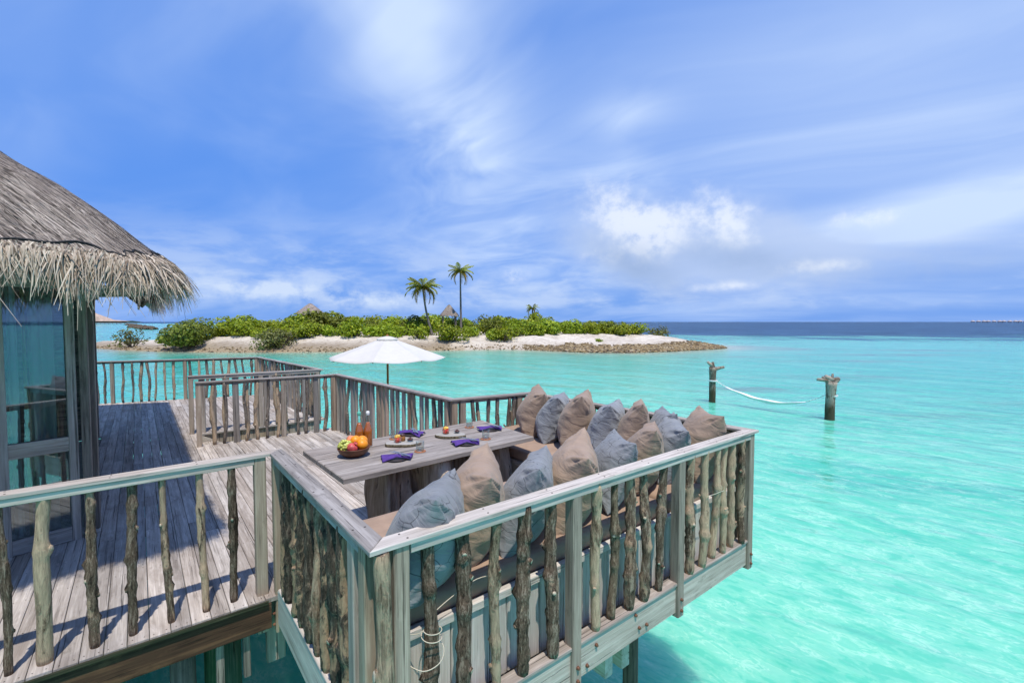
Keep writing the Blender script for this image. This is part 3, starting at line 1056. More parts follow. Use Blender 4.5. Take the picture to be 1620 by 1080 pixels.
# edge beams, joists and the stairwell lining belong to the deck
beam('edge_beam', (-4.6, 3.575, ZD - 0.125), (0.68, 3.575, ZD - 0.125), 0.045, 0.185, M['beam'], deck, 0.006)
beam('moss_strip', (-4.6, 3.538, ZD - 0.020), (0.66, 3.538, ZD - 0.020), 0.014, 0.026, M['moss'], deck, 0.004)
beam('edge_board', (2.885, 4.7, ZD - 0.10), (2.80, 8.66, ZD - 0.10), 0.035, 0.19, M['fascia'], deck)
beam('edge_board', (0.76, 8.685, ZD - 0.09), (2.78, 8.685, ZD - 0.09), 0.035, 0.17, M['fascia'], deck)
beam('edge_board', (2.74, 9.56, ZD - 0.10), (2.50, 14.0, ZD - 0.10), 0.035, 0.19, M['fascia'], deck)
beam('edge_board', (-0.75, 14.62, ZD - 0.10), (2.46, 13.90, ZD - 0.10), 0.035, 0.19, M['fascia'], deck)
beam('nosing', (0.74, 9.585, ZD - 0.012), (2.78, 9.585, ZD - 0.012), 0.05, 0.03, M['rail'], deck)
for k in range(15):
    uu = 0.80 + k * 0.135
    beam('lining_board', (uu, 9.605, ZD - 0.034), (uu, 9.605, ZD - 0.62), 0.128, 0.02, M['post'], deck, up=(0, 1, 0))
for v in (3.95, 4.9, 5.9, 6.9, 7.9, 8.55, 9.7, 10.8, 12.0, 13.2):
    e = 2.78 - 0.04 * (v - 4)
    beam('joist', (-0.5 if v > 6.4 else -4.6, v, ZD - 0.13), (e, v, ZD - 0.13), 0.06, 0.18, M['beam'], deck)

# ------------------------------------------------------------------ branches for the railings
def branch_mesh(seed, r, mat, rings=30, sides=12, wob=0.008, knots=6, rough=0.0022, H=0.93, taper=0.12):
    rg = random.Random(seed)
    ph = [rg.uniform(0, 6.28) for _ in range(4)]
    ks = [(rg.uniform(0.08, 0.90), rg.uniform(0, 6.28), rg.uniform(0.25, 0.80) * r, rg.uniform(0.014, 0.030), rg.uniform(0.35, 0.75)) for _ in range(knots)]
    path = []
    for i in range(rings):
        t_ = i / (rings - 1)
        path.append(Vector((wob * math.sin(t_ * 3.1 + ph[0]) + wob * 0.6 * math.sin(t_ * 8 + ph[1]) - wob * math.sin(ph[0]) * 0.5,
                            wob * math.sin(t_ * 3.7 + ph[2]) + wob * 0.5 * math.sin(t_ * 7 + ph[3]), H * t_)))

    def rad(i, an):
        t_ = i / (rings - 1)
        q = r * (1 - taper * (t_ - 0.5)) * (1 + 0.07 * math.sin(t_ * 11 + ph[1]) + 0.05 * math.sin(2 * an + ph[2] + 2 * t_))
        for (kt, ka, amp, wt, wa) in ks:
            da = (an - ka + math.pi) % (2 * math.pi) - math.pi
            q += amp * math.exp(-((t_ - kt) / wt) ** 2) * (0.28 + 0.9 * math.exp(-(da / wa) ** 2))
        q += rough * mnoise.noise(Vector((math.cos(an) * 3.2, math.sin(an) * 3.2, t_ * 26 + seed * 3.1))) * 2
        if i in (0, rings - 1): q *= 0.88
        return q
    parts = [tube_data(path, rad, sides)]
    for (kt, ka, amp, wt, wa) in ks[: max(1, knots // 2)]:          # cut twig stubs
        p = path[int(kt * (rings - 1))]
        # tube_data frame: first axis is world X for a vertical path
        d = Vector((math.cos(ka), math.sin(ka), 0.25)).normalized()
        parts.append(tube_data([p + d * r * 0.6, p + d * (r * 1.40), p + d * (r * 1.55)], [r * 0.46, r * 0.42, r * 0.34], 7))
    vs, fs = join(*parts)
    me = mesh_of('baluster', vs, fs, (mat, M['knot_end']), True)
    k = len(parts[0][1])
    for q in parts[1:]:                                             # the sawn faces of the stubs are pale
        k += len(q[1])
        me.polygons[k - 1].material_index = 1
    return me


BR = {'bark': [branch_mesh(100 + i, 0.0265 + 0.003 * (i % 3), M['bark'], knots=7, rough=0.0034) for i in range(9)],
      'bare': [branch_mesh(130 + i, 0.0255 + 0.003 * (i % 2), M['bare'], wob=0.010, knots=6, rough=0.0016) for i in range(6)],
      'dark': [branch_mesh(150 + i, 0.032 + 0.004 * (i % 3), M['bark_dark'], knots=7, rough=0.004) for i in range(6)],
      'round': [branch_mesh(160, 0.047, M['bare'], wob=0.012, knots=1, rough=0.0010, sides=16)],
      'far': [branch_mesh(170 + i, 0.023 + 0.003 * (i % 4), M['bark_far'], rings=16, sides=8, wob=0.016, knots=4) for i in range(9)]}
WAX = wood('trimmed_stake', (0.15, 0.125, 0.105), (0.25, 0.22, 0.195), (0.36, 0.32, 0.285), 0.3)
WAX2 = wood('tan_stake', (0.24, 0.155, 0.10), (0.36, 0.25, 0.175), (0.46, 0.345, 0.26), 0.15)


def chain_quads(pts, w):
    P = [Vector((x, y, 0)) for x, y in pts]
    L_, R_ = [], []
    for i, p in enumerate(P):
        d0 = (p - P[i - 1]).normalized() if i else (P[1] - p).normalized()
        d1 = (P[i + 1] - p).normalized() if i < len(P) - 1 else d0
        n0, n1_ = Vector((-d0.y, d0.x, 0)), Vector((-d1.y, d1.x, 0))
        k = n0 + n1_
        k = k / k.dot(n0)
        L_.append(p + k * w / 2)
        R_.append(p - k * w / 2)
    return [[(R_[i].x, R_[i].y), (R_[i + 1].x, R_[i + 1].y), (L_[i + 1].x, L_[i + 1].y), (L_[i].x, L_[i].y)] for i in range(len(P) - 1)]


CAPW, CAPH = 0.096, 0.022
CH1 = [(-4.6, 3.658), (0.750, 3.658), (0.750, 1.848), (4.078, 1.850), (3.985, 4.640), (2.925, 4.820), (2.735, 8.440), (0.660, 8.620)]
CH2 = [(0.643, 9.690), (2.765, 9.510), (2.470, 13.830), (-1.30, 14.700)]
Q1, Q2 = chain_quads(CH1, CAPW), chain_quads(CH2, CAPW)
rgr = random.Random(99)


def inset_quad(q, e0, e1):
    a, b_, c_, d_ = (Vector((*p, 0)) for p in q)
    x = (b_ - a).normalized()
    return [tuple((a + x * e0).xy), tuple((b_ - x * e1).xy), tuple((c_ - x * e1).xy), tuple((d_ + x * e0).xy)]


def railing(A, B, quad, label, capmat, posts, bals, zb=0.0, post_lo=-0.02, apron=True, ends=(0.05, 0.05), bolts=False, bs=1.0):
    """posts, bals: distances along A-B; bals are (distance, kind)"""
    a, b_ = Vector((*A, 0)), Vector((*B, 0))
    L = (b_ - a).length
    x = (b_ - a) / L
    y = Vector((-x.y, x.x, 0))
    o = thing('railing', label, 'railing', (*((a + b_) / 2).xy, ZD))
    o_rail = slab('handrail', inset_quad(quad, 0.001, 0.001), ZD + 1.0 - CAPH, ZD + 1.0, capmat, o, 0.004)
    if apron:
        p0, p1 = a + x * ends[0], b_ - x * ends[1]
        p0.z = p1.z = ZD + 1.0 - CAPH - 0.023
        beam('top_rail', p0 - y * 0.022, p1 - y * 0.022, 0.034, 0.045, capmat, o)
    for k in posts:
        off = -0.002
        p = a + x * k + y * off
        p1 = Vector((p.x, p.y, ZD + 1.0 - CAPH - 0.001))
        p0 = Vector((p.x, p.y, ZD + post_lo))
        po = beam('post', p1, p0, 0.072, 0.072, M['post'], o, 0.005, up=tuple(y))
        if bolts:
            for zz in (0.045, 0.125):
                q = Vector((p.x, p.y, ZD + post_lo + zz)) - y * 0.036
                put('bolt', BOLT, frame_x(q, q - y), po)
    for k, kind in bals:
        p = a + x * k + y * rgr.uniform(-0.006, 0.006)
        top = 1.0 - CAPH - 0.046 if apron else 1.0 - CAPH
        H_ = top + 0.040 - zb if apron else top - 0.004 - zb
        if kind in ('stake', 'tan'):
            w = rgr.uniform(0.055, 0.09)
            beam('baluster', (p.x, p.y, ZD + zb + H_), (p.x + rgr.uniform(-.006, .006), p.y, ZD + zb), w, 0.045, WAX if kind == 'stake' else WAX2, o, 0.012, up=tuple(y))
        else:
            me = rgr.choice(BR[kind])
            lean = Matrix.Rotation(rgr.uniform(-.016, .016), 4, 'X') @ Matrix.Rotation(rgr.uniform(-.016, .016), 4, 'Y')
            mm = Matrix.Translation((p.x, p.y, ZD + zb)) @ lean @ Matrix.Rotation(rgr.uniform(0, 6.28), 4, 'Z') @ Matrix.Diagonal((bs, bs, H_ / 0.93, 1))
            if rgr.random() < 0.35: mm = mm @ Matrix.Translation((0, 0, 0.93)) @ Matrix.Rotation(math.pi, 4, 'X')
            put('baluster', me, mm, o)
    return o


M['rust'] = plain('rusty_bolt', (0.16, 0.075, 0.045), 0.7, 0.4, 0.4, nscale=60)
BOLT = mesh_of('bolt', *lathe_data([(0.0, 0.016), (0.008, 0.016), (0.011, 0.008), (0.011, 0.0)], 8), M['rust'])
BOLT.transform(Matrix.Rotation(R(90), 4, 'Y'))


SCREW = mesh_of('screw', *lathe_data([(0.0, 0.0012), (0.0045, 0.0012), (0.0055, 0.0)], 8), plain('dark_screw', (0.05, 0.04, 0.035), 0.6, 0.4, 0.5))


def screws(o, A, B, step=0.43):
    o = [c_ for c_ in o.children if c_.name.startswith('handrail')][0]
    a, b_ = Vector((*A, 0)), Vector((*B, 0))
    L = (b_ - a).length
    x = (b_ - a) / L
    y = Vector((-x.y, x.x, 0))
    k = 0.12
    while k < L - 0.05:
        for q in (-0.028, 0.026):
            p = a + x * (k + rgr.uniform(-.01, .01)) + y * q
            put('screw', SCREW, T(p.x, p.y, ZD + 1.0), o)
        k += step


def mixk(n, *w):
    kinds = [k for k, c_ in w for _ in range(c_)]
    return [rgr.choice(kinds) for _ in range(n)]


# near left: posts and branches standing on the deck edge
u0 = CH1[0][0]
r1 = railing(CH1[0], CH1[1], Q1[0], 'bleached rail on rough branches, nearest at lower left of the deck', M['rail_pale'],
             [0.642 - u0], [(-0.60 - u0, 'bark'), (-0.45 - u0, 'round'), (-0.253 - u0, 'bark'), (-0.063 - u0, 'bark'), (0.112 - u0, 'bark'), (0.298 - u0, 'bark'), (0.474 - u0, 'bark'),
             (-0.80 - u0, 'bark'), (-1.0 - u0, 'bark'), (-1.25 - u0, 'bark')] + [(-1.45 - 0.2 * q - u0, 'bark') for q in range(15)], post_lo=-0.27, ends=(0.0, 0.145), bolts=True, bs=0.72)
# left side of the dining platform, in the shade
vb = 3.658
r2 = railing(CH1[1], CH1[2], Q1[1], 'wide grey rail on dark bark branches at the left end of the seating platform', M['rail'],
             [0.062, 1.60, 1.735], [(0.27, 'dark'), (0.36, 'dark'), (0.55, 'dark'), (0.68, 'dark'), (0.85, 'dark'), (1.00, 'bare'), (1.14, 'dark'), (1.30, 'dark'), (1.44, 'dark')], zb=0.07, post_lo=-0.27, ends=(0.10, 0.10), bolts=True)
# long front railing behind the cushions
ub = 0.750
r3 = railing(CH1[2], CH1[3], Q1[2], 'long front railing of knotty branches behind the near row of cushions', M['rail_pale'],
             [0.098, 1.919 - ub, 2.982 - ub, 4.040 - ub],
             [(1.003 - ub, 'bark'), (1.178 - ub, 'bark'), (1.375 - ub, 'bare'), (1.552 - ub, 'bark'), (1.751 - ub, 'bark'), (2.106 - ub, 'bare'), (2.281 - ub, 'bare'), (2.443 - ub, 'bark'), (2.596 - ub, 'bark'),
              (2.775 - ub, 'bark'), (3.138 - ub, 'bark'), (3.313 - ub, 'bare'), (3.498 - ub, 'bare'), (3.635 - ub, 'bare'), (3.779 - ub, 'bark'), (3.908 - ub, 'bark')], zb=0.07, post_lo=-0.18, ends=(0.14, 0.075), bolts=True)
screws(r1, (-0.7, 3.658), (0.75, 3.658)); screws(r2, CH1[1], CH1[2], 0.3); screws(r3, CH1[2], CH1[3])
# round corner post beside the front-left corner
put('post', BR['round'][0], T(0.772, 1.832, ZD - 0.6) @ Matrix.Diagonal((0.75, 0.75, 1.69, 1)), r3)
beam('bottom_ledge', (0.83, 1.863, ZD + 0.058), (4.03, 1.863, ZD + 0.058), 0.085, 0.022, M['rail'], r3)
eb3 = beam('edge_beam', (0.72, 1.853, ZD - 0.053), (4.045, 1.855, ZD - 0.053), 0.042, 0.198, M['fascia'], r3)
beam('bottom_ledge', (0.757, 3.50, ZD + 0.058), (0.757, 2.12, ZD + 0.058), 0.085, 0.022, M['fascia'], r2)
beam('edge_beam', (0.738, 3.53, ZD - 0.075), (0.738, 1.90, ZD - 0.075), 0.042, 0.24, M['fascia'], r2)
for uu, zz in ((1.92, -.03), (2.02, -.1), (2.10, -.01), (2.60, -.09), (2.52, -.08), (2.48, .02)):
    put('bolt', BOLT, frame_x((uu, 1.8335, ZD + zz), (uu, 1.0, ZD + zz)), eb3)
# right end of the platform
L4 = (Vector(CH1[4]) - Vector(CH1[3])).length
railing(CH1[3], CH1[4], Q1[3], 'grey railing at the right end of the platform behind the far row of cushions', M['rail'], [0.10, 1.0, 1.95, L4 - 0.06],
        [(0.2 + 0.135 * i, k) for i, k in enumerate(mixk(19, ('far', 3), ('stake', 1)))], zb=0.07, post_lo=-0.18)
beam('edge_beam', (4.06, 1.90, ZD - 0.053), (3.985, 4.62, ZD - 0.053), 0.04, 0.2, M['fascia'], bpy.data.objects['railing.003'])
L5 = (Vector(CH1[5]) - Vector(CH1[4])).length
r5 = railing(CH1[4], CH1[5], Q1[4], 'short railing of spaced sticks behind the far end of the table', M['rail'], [0.16, L5 - 0.125, L5 - 0.02],
             [(0.24, 'far'), (0.34, 'far'), (0.47, 'far'), (0.60, 'far'), (0.72, 'far'), (0.83, 'far')], post_lo=-0.1)
beam('brace_stick', (3.60, 4.70, ZD + 0.62), (3.80, 4.66, ZD + 0.44), 0.02, 0.02, M['bark_far'], r5, 0.006)
L6 = (Vector(CH1[6]) - Vector(CH1[5])).length
railing(CH1[5], CH1[6], Q1[5], 'long railing of close upright stakes behind the table below the parasol', M['rail'], [0.10, 1.95, L6 - 0.06],
        [(0.26 + 0.158 * i + rgr.uniform(-.02, .02), k) for i, k in enumerate(mixk(21, ('stake', 5), ('tan', 2), ('far', 5))) if abs(0.26 + 0.158 * i - 1.95) > 0.07], post_lo=-0.1)
L7 = (Vector(CH1[7]) - Vector(CH1[6])).length
railing(CH1[6], CH1[7], Q1[6], 'railing on the near side of the deck stairs', M['rail'], [0.06, 0.86, L7 - 0.04],
        [(0.20 + 0.15 * i, k) for i, k in enumerate(mixk(12, ('stake', 3), ('far', 4))) if abs(0.20 + 0.15 * i - 0.86) > 0.07], post_lo=0.0)
L8 = (Vector(CH2[1]) - Vector(CH2[0])).length
railing(CH2[0], CH2[1], Q2[0], 'railing on the far side of the deck stairs', M['rail'], [0.04, 1.1, L8 - 0.05],
        [(0.20 + 0.165 * i, k) for i, k in enumerate(mixk(11, ('stake', 2), ('tan', 1), ('far', 4))) if abs(0.2 + 0.165 * i - 1.1) > 0.07], post_lo=0.0)
L10 = (Vector(CH2[2]) - Vector(CH2[1])).length
railing(CH2[1], CH2[2], Q2[1], 'receding railing along the seaward side of the far deck', M['rail'], [0.12, 1.5, 2.9, L10 - 0.06],
        [(0.22 + 0.15 * i, k) for i, k in enumerate(mixk(27, ('stake', 3), ('tan', 1), ('far', 4)))], post_lo=-0.1)
L9 = (Vector(CH2[3]) - Vector(CH2[2])).length
railing(CH2[2], CH2[3], Q2[2], 'farthest railing across the end of the deck beside the hut', M['rail'], [0.06, 1.62, 3.05],
        [(0.17 + 0.168 * i + rgr.uniform(-.02, .02), 'far') for i in range(22) if abs(0.17 + 0.168 * i - 1.62) > 0.07 and abs(0.17 + 0.168 * i - 3.05) > 0.07], post_lo=-0.1)

# ---- what carries the deck
def piling(u, v, r, mat, label, ztop, name='piling'):
    vs, fs = tube_data([(0, 0, -1.5), (0, 0, -0.4), (0.004, 0, 0.3), (0, 0.004, ztop)], [r * 1.03, r, r * 0.98, r * 0.97], 14)
    vs = [Vector((z, x, y)) for x, y, z in vs]                  # grain runs along local X
    me = mesh_of(name, vs, fs, mat, True)
    mm = Matrix.Translation((u, v, 0)) @ Matrix(((0, 1, 0), (0, 0, 1), (1, 0, 0))).to_4x4()
    return tag(put(name, me, mm), label, 'piling')


piling(0.475, 3.83, 0.055, M['algae'], 'algae green piling under the deck edge at lower left', ZD - 0.22)
piling(0.185, 3.93, 0.078, M['dark'], 'dark thick piling under the deck edge, leftmost', ZD - 0.22)
piling(0.375, 4.05, 0.06, M['algae'], 'dark slim piling right behind the green one', ZD - 0.22)
piling(3.03, 2.28, 0.062, M['pile'], 'yellow brown piling below the front railing of the platform', ZD - 0.16)
piling(3.1, 4.3, 0.07, M['pile'], 'brown piling under the far end of the platform', ZD - 0.16)
st = tag(beam('hanging_stub', (0.375, 3.622, ZD - 0.05), (0.375, 3.622, ZD - 0.62), 0.045, 0.05, M['dark'], None, up=(0, 1, 0)), 'short cut post end hanging below the deck edge, left one', 'post')
st = tag(beam('hanging_stub', (0.53, 3.63, ZD - 0.05), (0.535, 3.63, ZD - 0.53), 0.042, 0.05, M['dark'], None, up=(0, 1, 0)), 'short cut post end hanging below the deck edge, right one', 'post')
tag(beam('support_post', (0.735, 3.725, ZD - 0.04), (0.735, 3.725, ZD - 0.55), 0.12, 0.07, M['post'], None, up=(0, 1, 0)), 'stout green grey post below the bolted corner posts', 'post')
tag(beam('bearer', (2.40, 1.98, ZD - 0.36), (2.40, 4.4, ZD - 0.36), 0.075, 0.17, M['pale_end'], None), 'pale sawn bearer end under the front railing, left one', 'beam')
tag(beam('bearer', (2.68, 2.06, ZD - 0.46), (2.68, 4.4, ZD - 0.46), 0.085, 0.19, M['pale_end'], None), 'pale sawn bearer end under the front railing, right one', 'beam')

# ------------------------------------------------------------------ bench and cushions
bench = thing('corner_bench', 'grey planked corner bench built along the front and right of the platform', 'bench', (2.4, 2.4, ZD))
uu = 0.875
while uu < 3.98:
    beam('board', (uu, 1.962, ZD + 0.452), (uu, 1.962, ZD + 0.03), 0.112, 0.02, M['panel'], bench, 0.004, up=(0, 1, 0))
    uu += 0.1175
beam('trim', (0.815, 1.956, ZD + 0.475), (4.01, 1.956, ZD + 0.475), 0.042, 0.045, M['panel'], bench)
vv = 3.10
while vv < 4.7:
    beam('board', (3.055, vv, ZD + 0.435), (3.055, vv, ZD + 0.005), 0.108, 0.02, M['panel'], bench, 0.004, up=(1, 0, 0))
    vv += 0.1135
beam('trim', (3.050, 3.03, ZD + 0.458), (3.050, 4.74, ZD + 0.458), 0.045, 0.045, M['panel'], bench)
uu = 0.88
while uu < 3.0:
    beam('board', (uu, 3.005, ZD + 0.435), (uu, 3.005, ZD + 0.005), 0.108, 0.02, M['panel'], bench, 0.004, up=(0, 1, 0))
    uu += 0.1135
beam('trim', (0.815, 3.012, ZD + 0.458), (3.02, 3.012, ZD + 0.458), 0.045, 0.045, M['panel'], bench)
slab('bench_top', [(0.815, 1.98), (4.01, 1.98), (4.01, 2.99), (0.815, 2.99)], ZD + 0.44, ZD + 0.47, M['panel'], bench)
slab('bench_top', [(3.075, 2.992), (4.0, 2.992), (3.93, 4.70), (3.075, 4.72)], ZD + 0.44, ZD + 0.47, M['panel'], bench)
slab('floor', [(0.78, 1.9), (4.02, 1.9), (3.95, 4.68), (2.95, 4.70), (2.95, 2.98), (0.78, 2.98)], ZD - 0.06, ZD - 0.02, M['fascia'], bench)


def fabric(name, col, lines=None, wr=0.6):
    m, t, b, o = mat_new(name)
    v, rnd = obj_coord(t, 11.0)
    n = noise_tex(t, v, 7.0, 5.0, 0.6)
    weave = noise_tex(t, scaled(t, v, (420, 420, 420)), 1.0, 1.0, 0.5)
    c = mixc(t, n.sstep(0.3, 0.7), tuple(x * 0.88 for x in col), tuple(x * 1.08 for x in col))
    if lines:
        vo = new(t, 'ShaderNodeTexVoronoi', feature='DISTANCE_TO_EDGE', voronoi_dimensions='2D')
        vo.inputs['Scale'].default_value = 11.5
        wv = new(t, 'ShaderNodeVectorMath', operation='ADD')
        nn = new(t, 'ShaderNodeTexNoise', Scale=5.0)
        lk(t, v, nn.inputs['Vector'])
        sc_ = new(t, 'ShaderNodeVectorMath', operation='SCALE')
        sc_.inputs['Scale'].default_value = 0.12
        lk(t, nn.outputs['Color'], sc_.inputs[0])
        lk(t, v, wv.inputs[0]); lk(t, sc_.outputs[0], wv.inputs[1])
        lk(t, wv.outputs[0], vo.inputs['Vector'])
        ln = Ex(t, vo.outputs['Distance']).sstep(0.030, 0.014)
        brk = noise_tex(t, v, 9.0, 2.0, 0.5).sstep(0.40, 0.50)
        c = mixc(t, ln * brk * 0.75, c, lines)
    hsv = new(t, 'ShaderNodeHueSaturation')
    lk(t, c, hsv.inputs['Color'])
    lk(t, rnd * 0.2 + 0.9, hsv.inputs['Value'])
    lk(t, hsv.outputs[0], b.inputs['Base Color'])
    b.inputs['Roughness'].default_value = 0.85
    b.inputs['Specular IOR Level'].default_value = 0.2
    b.inputs['Sheen Weight'].default_value = 0.15
    wk = noise_tex(t, scaled(t, v, (7, 16, 7)), 1.0, 4.0, 0.55, 1.2)
    nb = bump(t, wk, None, wr, 0.02)
    bump(t, weave, b, 0.12, 0.001, nb)
    return m


M['tan'] = fabric('tan_canvas', (0.345, 0.235, 0.165), None, 0.15)
M['tan_pillow'] = fabric('tan_pillow_cloth', (0.325, 0.232, 0.165))
M['blue_pillow'] = fabric('grey_blue_pillow_cloth', (0.228, 0.236, 0.243), (0.048, 0.050, 0.054))


def round_box(lx, ly, lz, r, nx=18, ny=8, nz=4, sag=0.006):
    import bmesh
    bm = bmesh.new()
    def grid(f, a, b_):
        idx = [[bm.verts.new(f(i / a * 2 - 1, j / b_ * 2 - 1)) for j in range(b_ + 1)] for i in range(a + 1)]
        for i in range(a):
            for j in range(b_):
                bm.faces.new((idx[i][j], idx[i + 1][j], idx[i + 1][j + 1], idx[i][j + 1]))
    grid(lambda p, q: (p, q, 1), nx, ny); grid(lambda p, q: (q, p, -1), ny, nx)
    grid(lambda p, q: (p, -1, q), nx, nz); grid(lambda p, q: (q, 1, p), nz, nx)
    grid(lambda p, q: (1, p, q), ny, nz); grid(lambda p, q: (-1, q, p), nz, ny)
    bmesh.ops.remove_doubles(bm, verts=bm.verts, dist=1e-4)
    h = Vector((lx / 2, ly / 2, lz / 2))
    def warp(t_, hh):          # rows crowd towards the edge so that the rounding has vertices
        return math.copysign(1 - (1 - abs(t_)) ** 1.6, t_) * hh
    for v in bm.verts:
        p = Vector((warp(v.co.x, h.x), warp(v.co.y, h.y), warp(v.co.z, h.z)))
        q = Vector([max(-h[i] + r, min(h[i] - r, p[i])) for i in range(3)])
        d = p - q
        v.co = q + (d.normalized() * r if d.length > 1e-6 else d)
        v.co.z += sag * mnoise.noise(Vector((v.co.x * 3, v.co.y * 3, 0.5)))
    me = bpy.data.meshes.new('pad')
    bm.to_mesh(me)
    bm.free()
    me.polygons.foreach_set('use_smooth', [True] * len(me.polygons))
    return me


me = round_box(2.20, 1.10, 0.125, 0.045, 40, 20, 8); me.materials.append(M['tan'])
tag(put('seat_pad', me, T(1.93, 2.535, ZD + 0.535)), 'flat tan seat pad on the near bench along the front railing', 'seat pad')
me = round_box(0.94, 2.72, 0.125, 0.045, 18, 40, 8); me.materials.append(M['tan'])
tag(put('seat_pad', me, T(3.525, 3.33, ZD + 0.537, 0.014)), 'flat tan seat pad on the right hand bench beyond the table', 'seat pad')


def pillow_mesh(seed, w, h, th, mat, n=40):
    rg = random.Random(seed)
    off = Vector((rg.uniform(0, 50), rg.uniform(0, 50), 0))
    vs, fs = [], []
    idx = {}

    def pt(i, j, side):
        x, y = i / n * 2 - 1, j / n * 2 - 1
        # crowd vertices towards the seams
        x = math.sin(x * math.pi / 2); y = math.sin(y * math.pi / 2)
        ex, ey = 1 - abs(x), 1 - abs(y)
        pin = 0.105
        px = w / 2 * x * (1 - pin * (1 - abs(y) ** 1.7))
        py = h / 2 * y * (1 - pin * (1 - abs(x) ** 1.7))
        prof = (max(0, 1 - x * x) ** 0.62) * (max(0, 1 - y * y) ** 0.62)
        corner = (abs(x) * abs(y)) ** 2
        z = th / 2 * prof ** 0.80 * (1 - 0.22 * y)
        p = Vector((px, py, 0)) + off
        seam = 1 - min(ex, ey)
        # folds that run in from the seams and fan out of the corners
        fold = mnoise.noise(Vector((p.x * 5, p.y * 17, side * 3.0))) * (abs(x) ** 2) + mnoise.noise(Vector((p.x * 17, p.y * 5, side * 5.0 + 2))) * (abs(y) ** 2)
        fan = math.sin(math.atan2(1 - abs(y) + 0.03, 1 - abs(x) + 0.03) * 11 + rg_ph) * sm(0.25, 0.75, abs(x) * abs(y)) * (1 - sm(0.8, 1.0, abs(x) * abs(y)))
        big_ = mnoise.noise(p * 4.5 + Vector((0, 0, side * 9)))
        z += (0.030 * fold * sm(0.20, 0.8, seam) + 0.018 * fan + 0.012 * big_) * min(1, prof * 3)
        return Vector((px, py, z * side))
    rg_ph = rg.uniform(0, 6)
    for side in (1, -1):
        for i in range(n + 1):
            for j in range(n + 1):
                edge = i in (0, n) or j in (0, n)
                if edge and side == -1:
                    idx[(side, i, j)] = idx[(1, i, j)]
                    continue
                idx[(side, i, j)] = len(vs)
                vs.append(pt(i, j, side))
    for side in (1, -1):
        for i in range(n):
            for j in range(n):
                q = (idx[(side, i, j)], idx[(side, i + 1, j)], idx[(side, i + 1, j + 1)], idx[(side, i, j + 1)])
                fs.append(q if side == 1 else q[::-1])
    return mesh_of('cushion', vs, fs, mat, True)


PM = {'t': [pillow_mesh(300 + i, 0.62, 0.58, 0.36, M['tan_pillow']) for i in range(4)], 'b': [pillow_mesh(320 + i, 0.60, 0.57, 0.345, M['blue_pillow']) for i in range(4)]}
ORD = ['first', 'second', 'third', 'fourth', 'fifth', 'sixth', 'seventh', 'eighth']


def cushion(kind, far, near, zt, label, group, lean=0.16, k=0):
    """far/near: plan points of the two upper corners; stands on the pad and leans"""
    f, n_ = Vector((*far, 0)), Vector((*near, 0))
    e1 = (f - n_).normalized()
    mid = (f + n_) / 2
    side = Vector((e1.y, -e1.x, 0))                   # to the right of the viewer
    top = Vector((mid.x, mid.y, ZD + zt))
    bot = top - side * lean
    bot.z = ZD + 0.585
    up = (top - bot)
    hgt = up.length
    up.normalize()
    nrm = e1.cross(up).normalized()
    mm = Matrix((e1, up, nrm)).transposed().to_4x4()
    mm.translation = (top + bot) / 2
    jr = random.Random(k * 17 + (3 if kind == 't' else 8) + int(far[1] * 100))
    mm = mm @ Matrix.Rotation(jr.uniform(-0.10, 0.10), 4, 'Z') @ Matrix.Rotation(jr.uniform(-0.10, 0.10), 4, 'Y')
    me = PM[kind][k % 4]
    wid = 0.62 if kind == 't' else 0.60
    sx = max(0.92, min(1.12, (f - n_).length / wid))
    o = put('cushion', me, mm @ Matrix.Diagonal((sx, hgt / (0.58 if kind == 't' else 0.57) * jr.uniform(0.98, 1.05), jr.uniform(0.82, 1.16), 1)))
    return tag(o, label, 'cushion', group)


NEAR = [('b', (1.364, 2.244), (1.014, 1.80), 1.12), ('t', (1.746, 2.436), (1.409, 1.972), 1.12), ('b', (2.103, 2.290), (1.71, 1.90), 1.10), ('t', (2.60, 2.38), (2.12, 1.93), 1.12),
        ('b', (3.018, 2.403), (2.604, 1.965), 1.08), ('t', (3.47, 2.389), (2.98, 2.03), 1.08), ('b', (3.80, 2.407), (3.40, 2.035), 1.08), ('t', (4.03, 2.27), (3.76, 1.95), 1.14)]
for i, (k, f, n_, zt) in enumerate(NEAR):
    nm = 'patterned grey blue' if k == 'b' else 'plain tan'
    tail = 'leftmost of the near row' if i == 0 else ('rightmost by the platform corner' if i == 7 else ORD[i] + ' from left in the near row')
    cushion(k, f, n_, zt, f'{nm} cushion behind the front railing, {tail}', 'cushions in the near row', 0.20, i)
BACK = [('t', (3.92, 4.36), (3.54, 3.90), 1.13), ('b', (3.94, 3.97), (3.50, 3.60), 1.10), ('t', (3.95, 3.60), (3.44, 3.20), 1.16), ('b', (3.95, 3.17), (3.44, 2.82), 1.13), ('t', (3.96, 2.85), (3.48, 2.55), 1.16), ('b', (4.0, 2.62), (3.66, 2.33), 1.10)]
for i, (k, f, n_, zt) in enumerate(BACK):
    nm = 'patterned grey blue' if k == 'b' else 'plain tan'
    tail = 'leftmost of the far row' if i == 0 else ('rightmost of the far row' if i == 5 else ORD[i] + ' from left in the far row')
    cushion(k, f, n_, zt, f'{nm} cushion against the right end railing, {tail}', 'cushions in the far row', 0.15, i + 1)

# tie cords of the pads wound round the branches
M['cord'] = plain('cotton_cord', (0.55, 0.48, 0.37), 0.9)


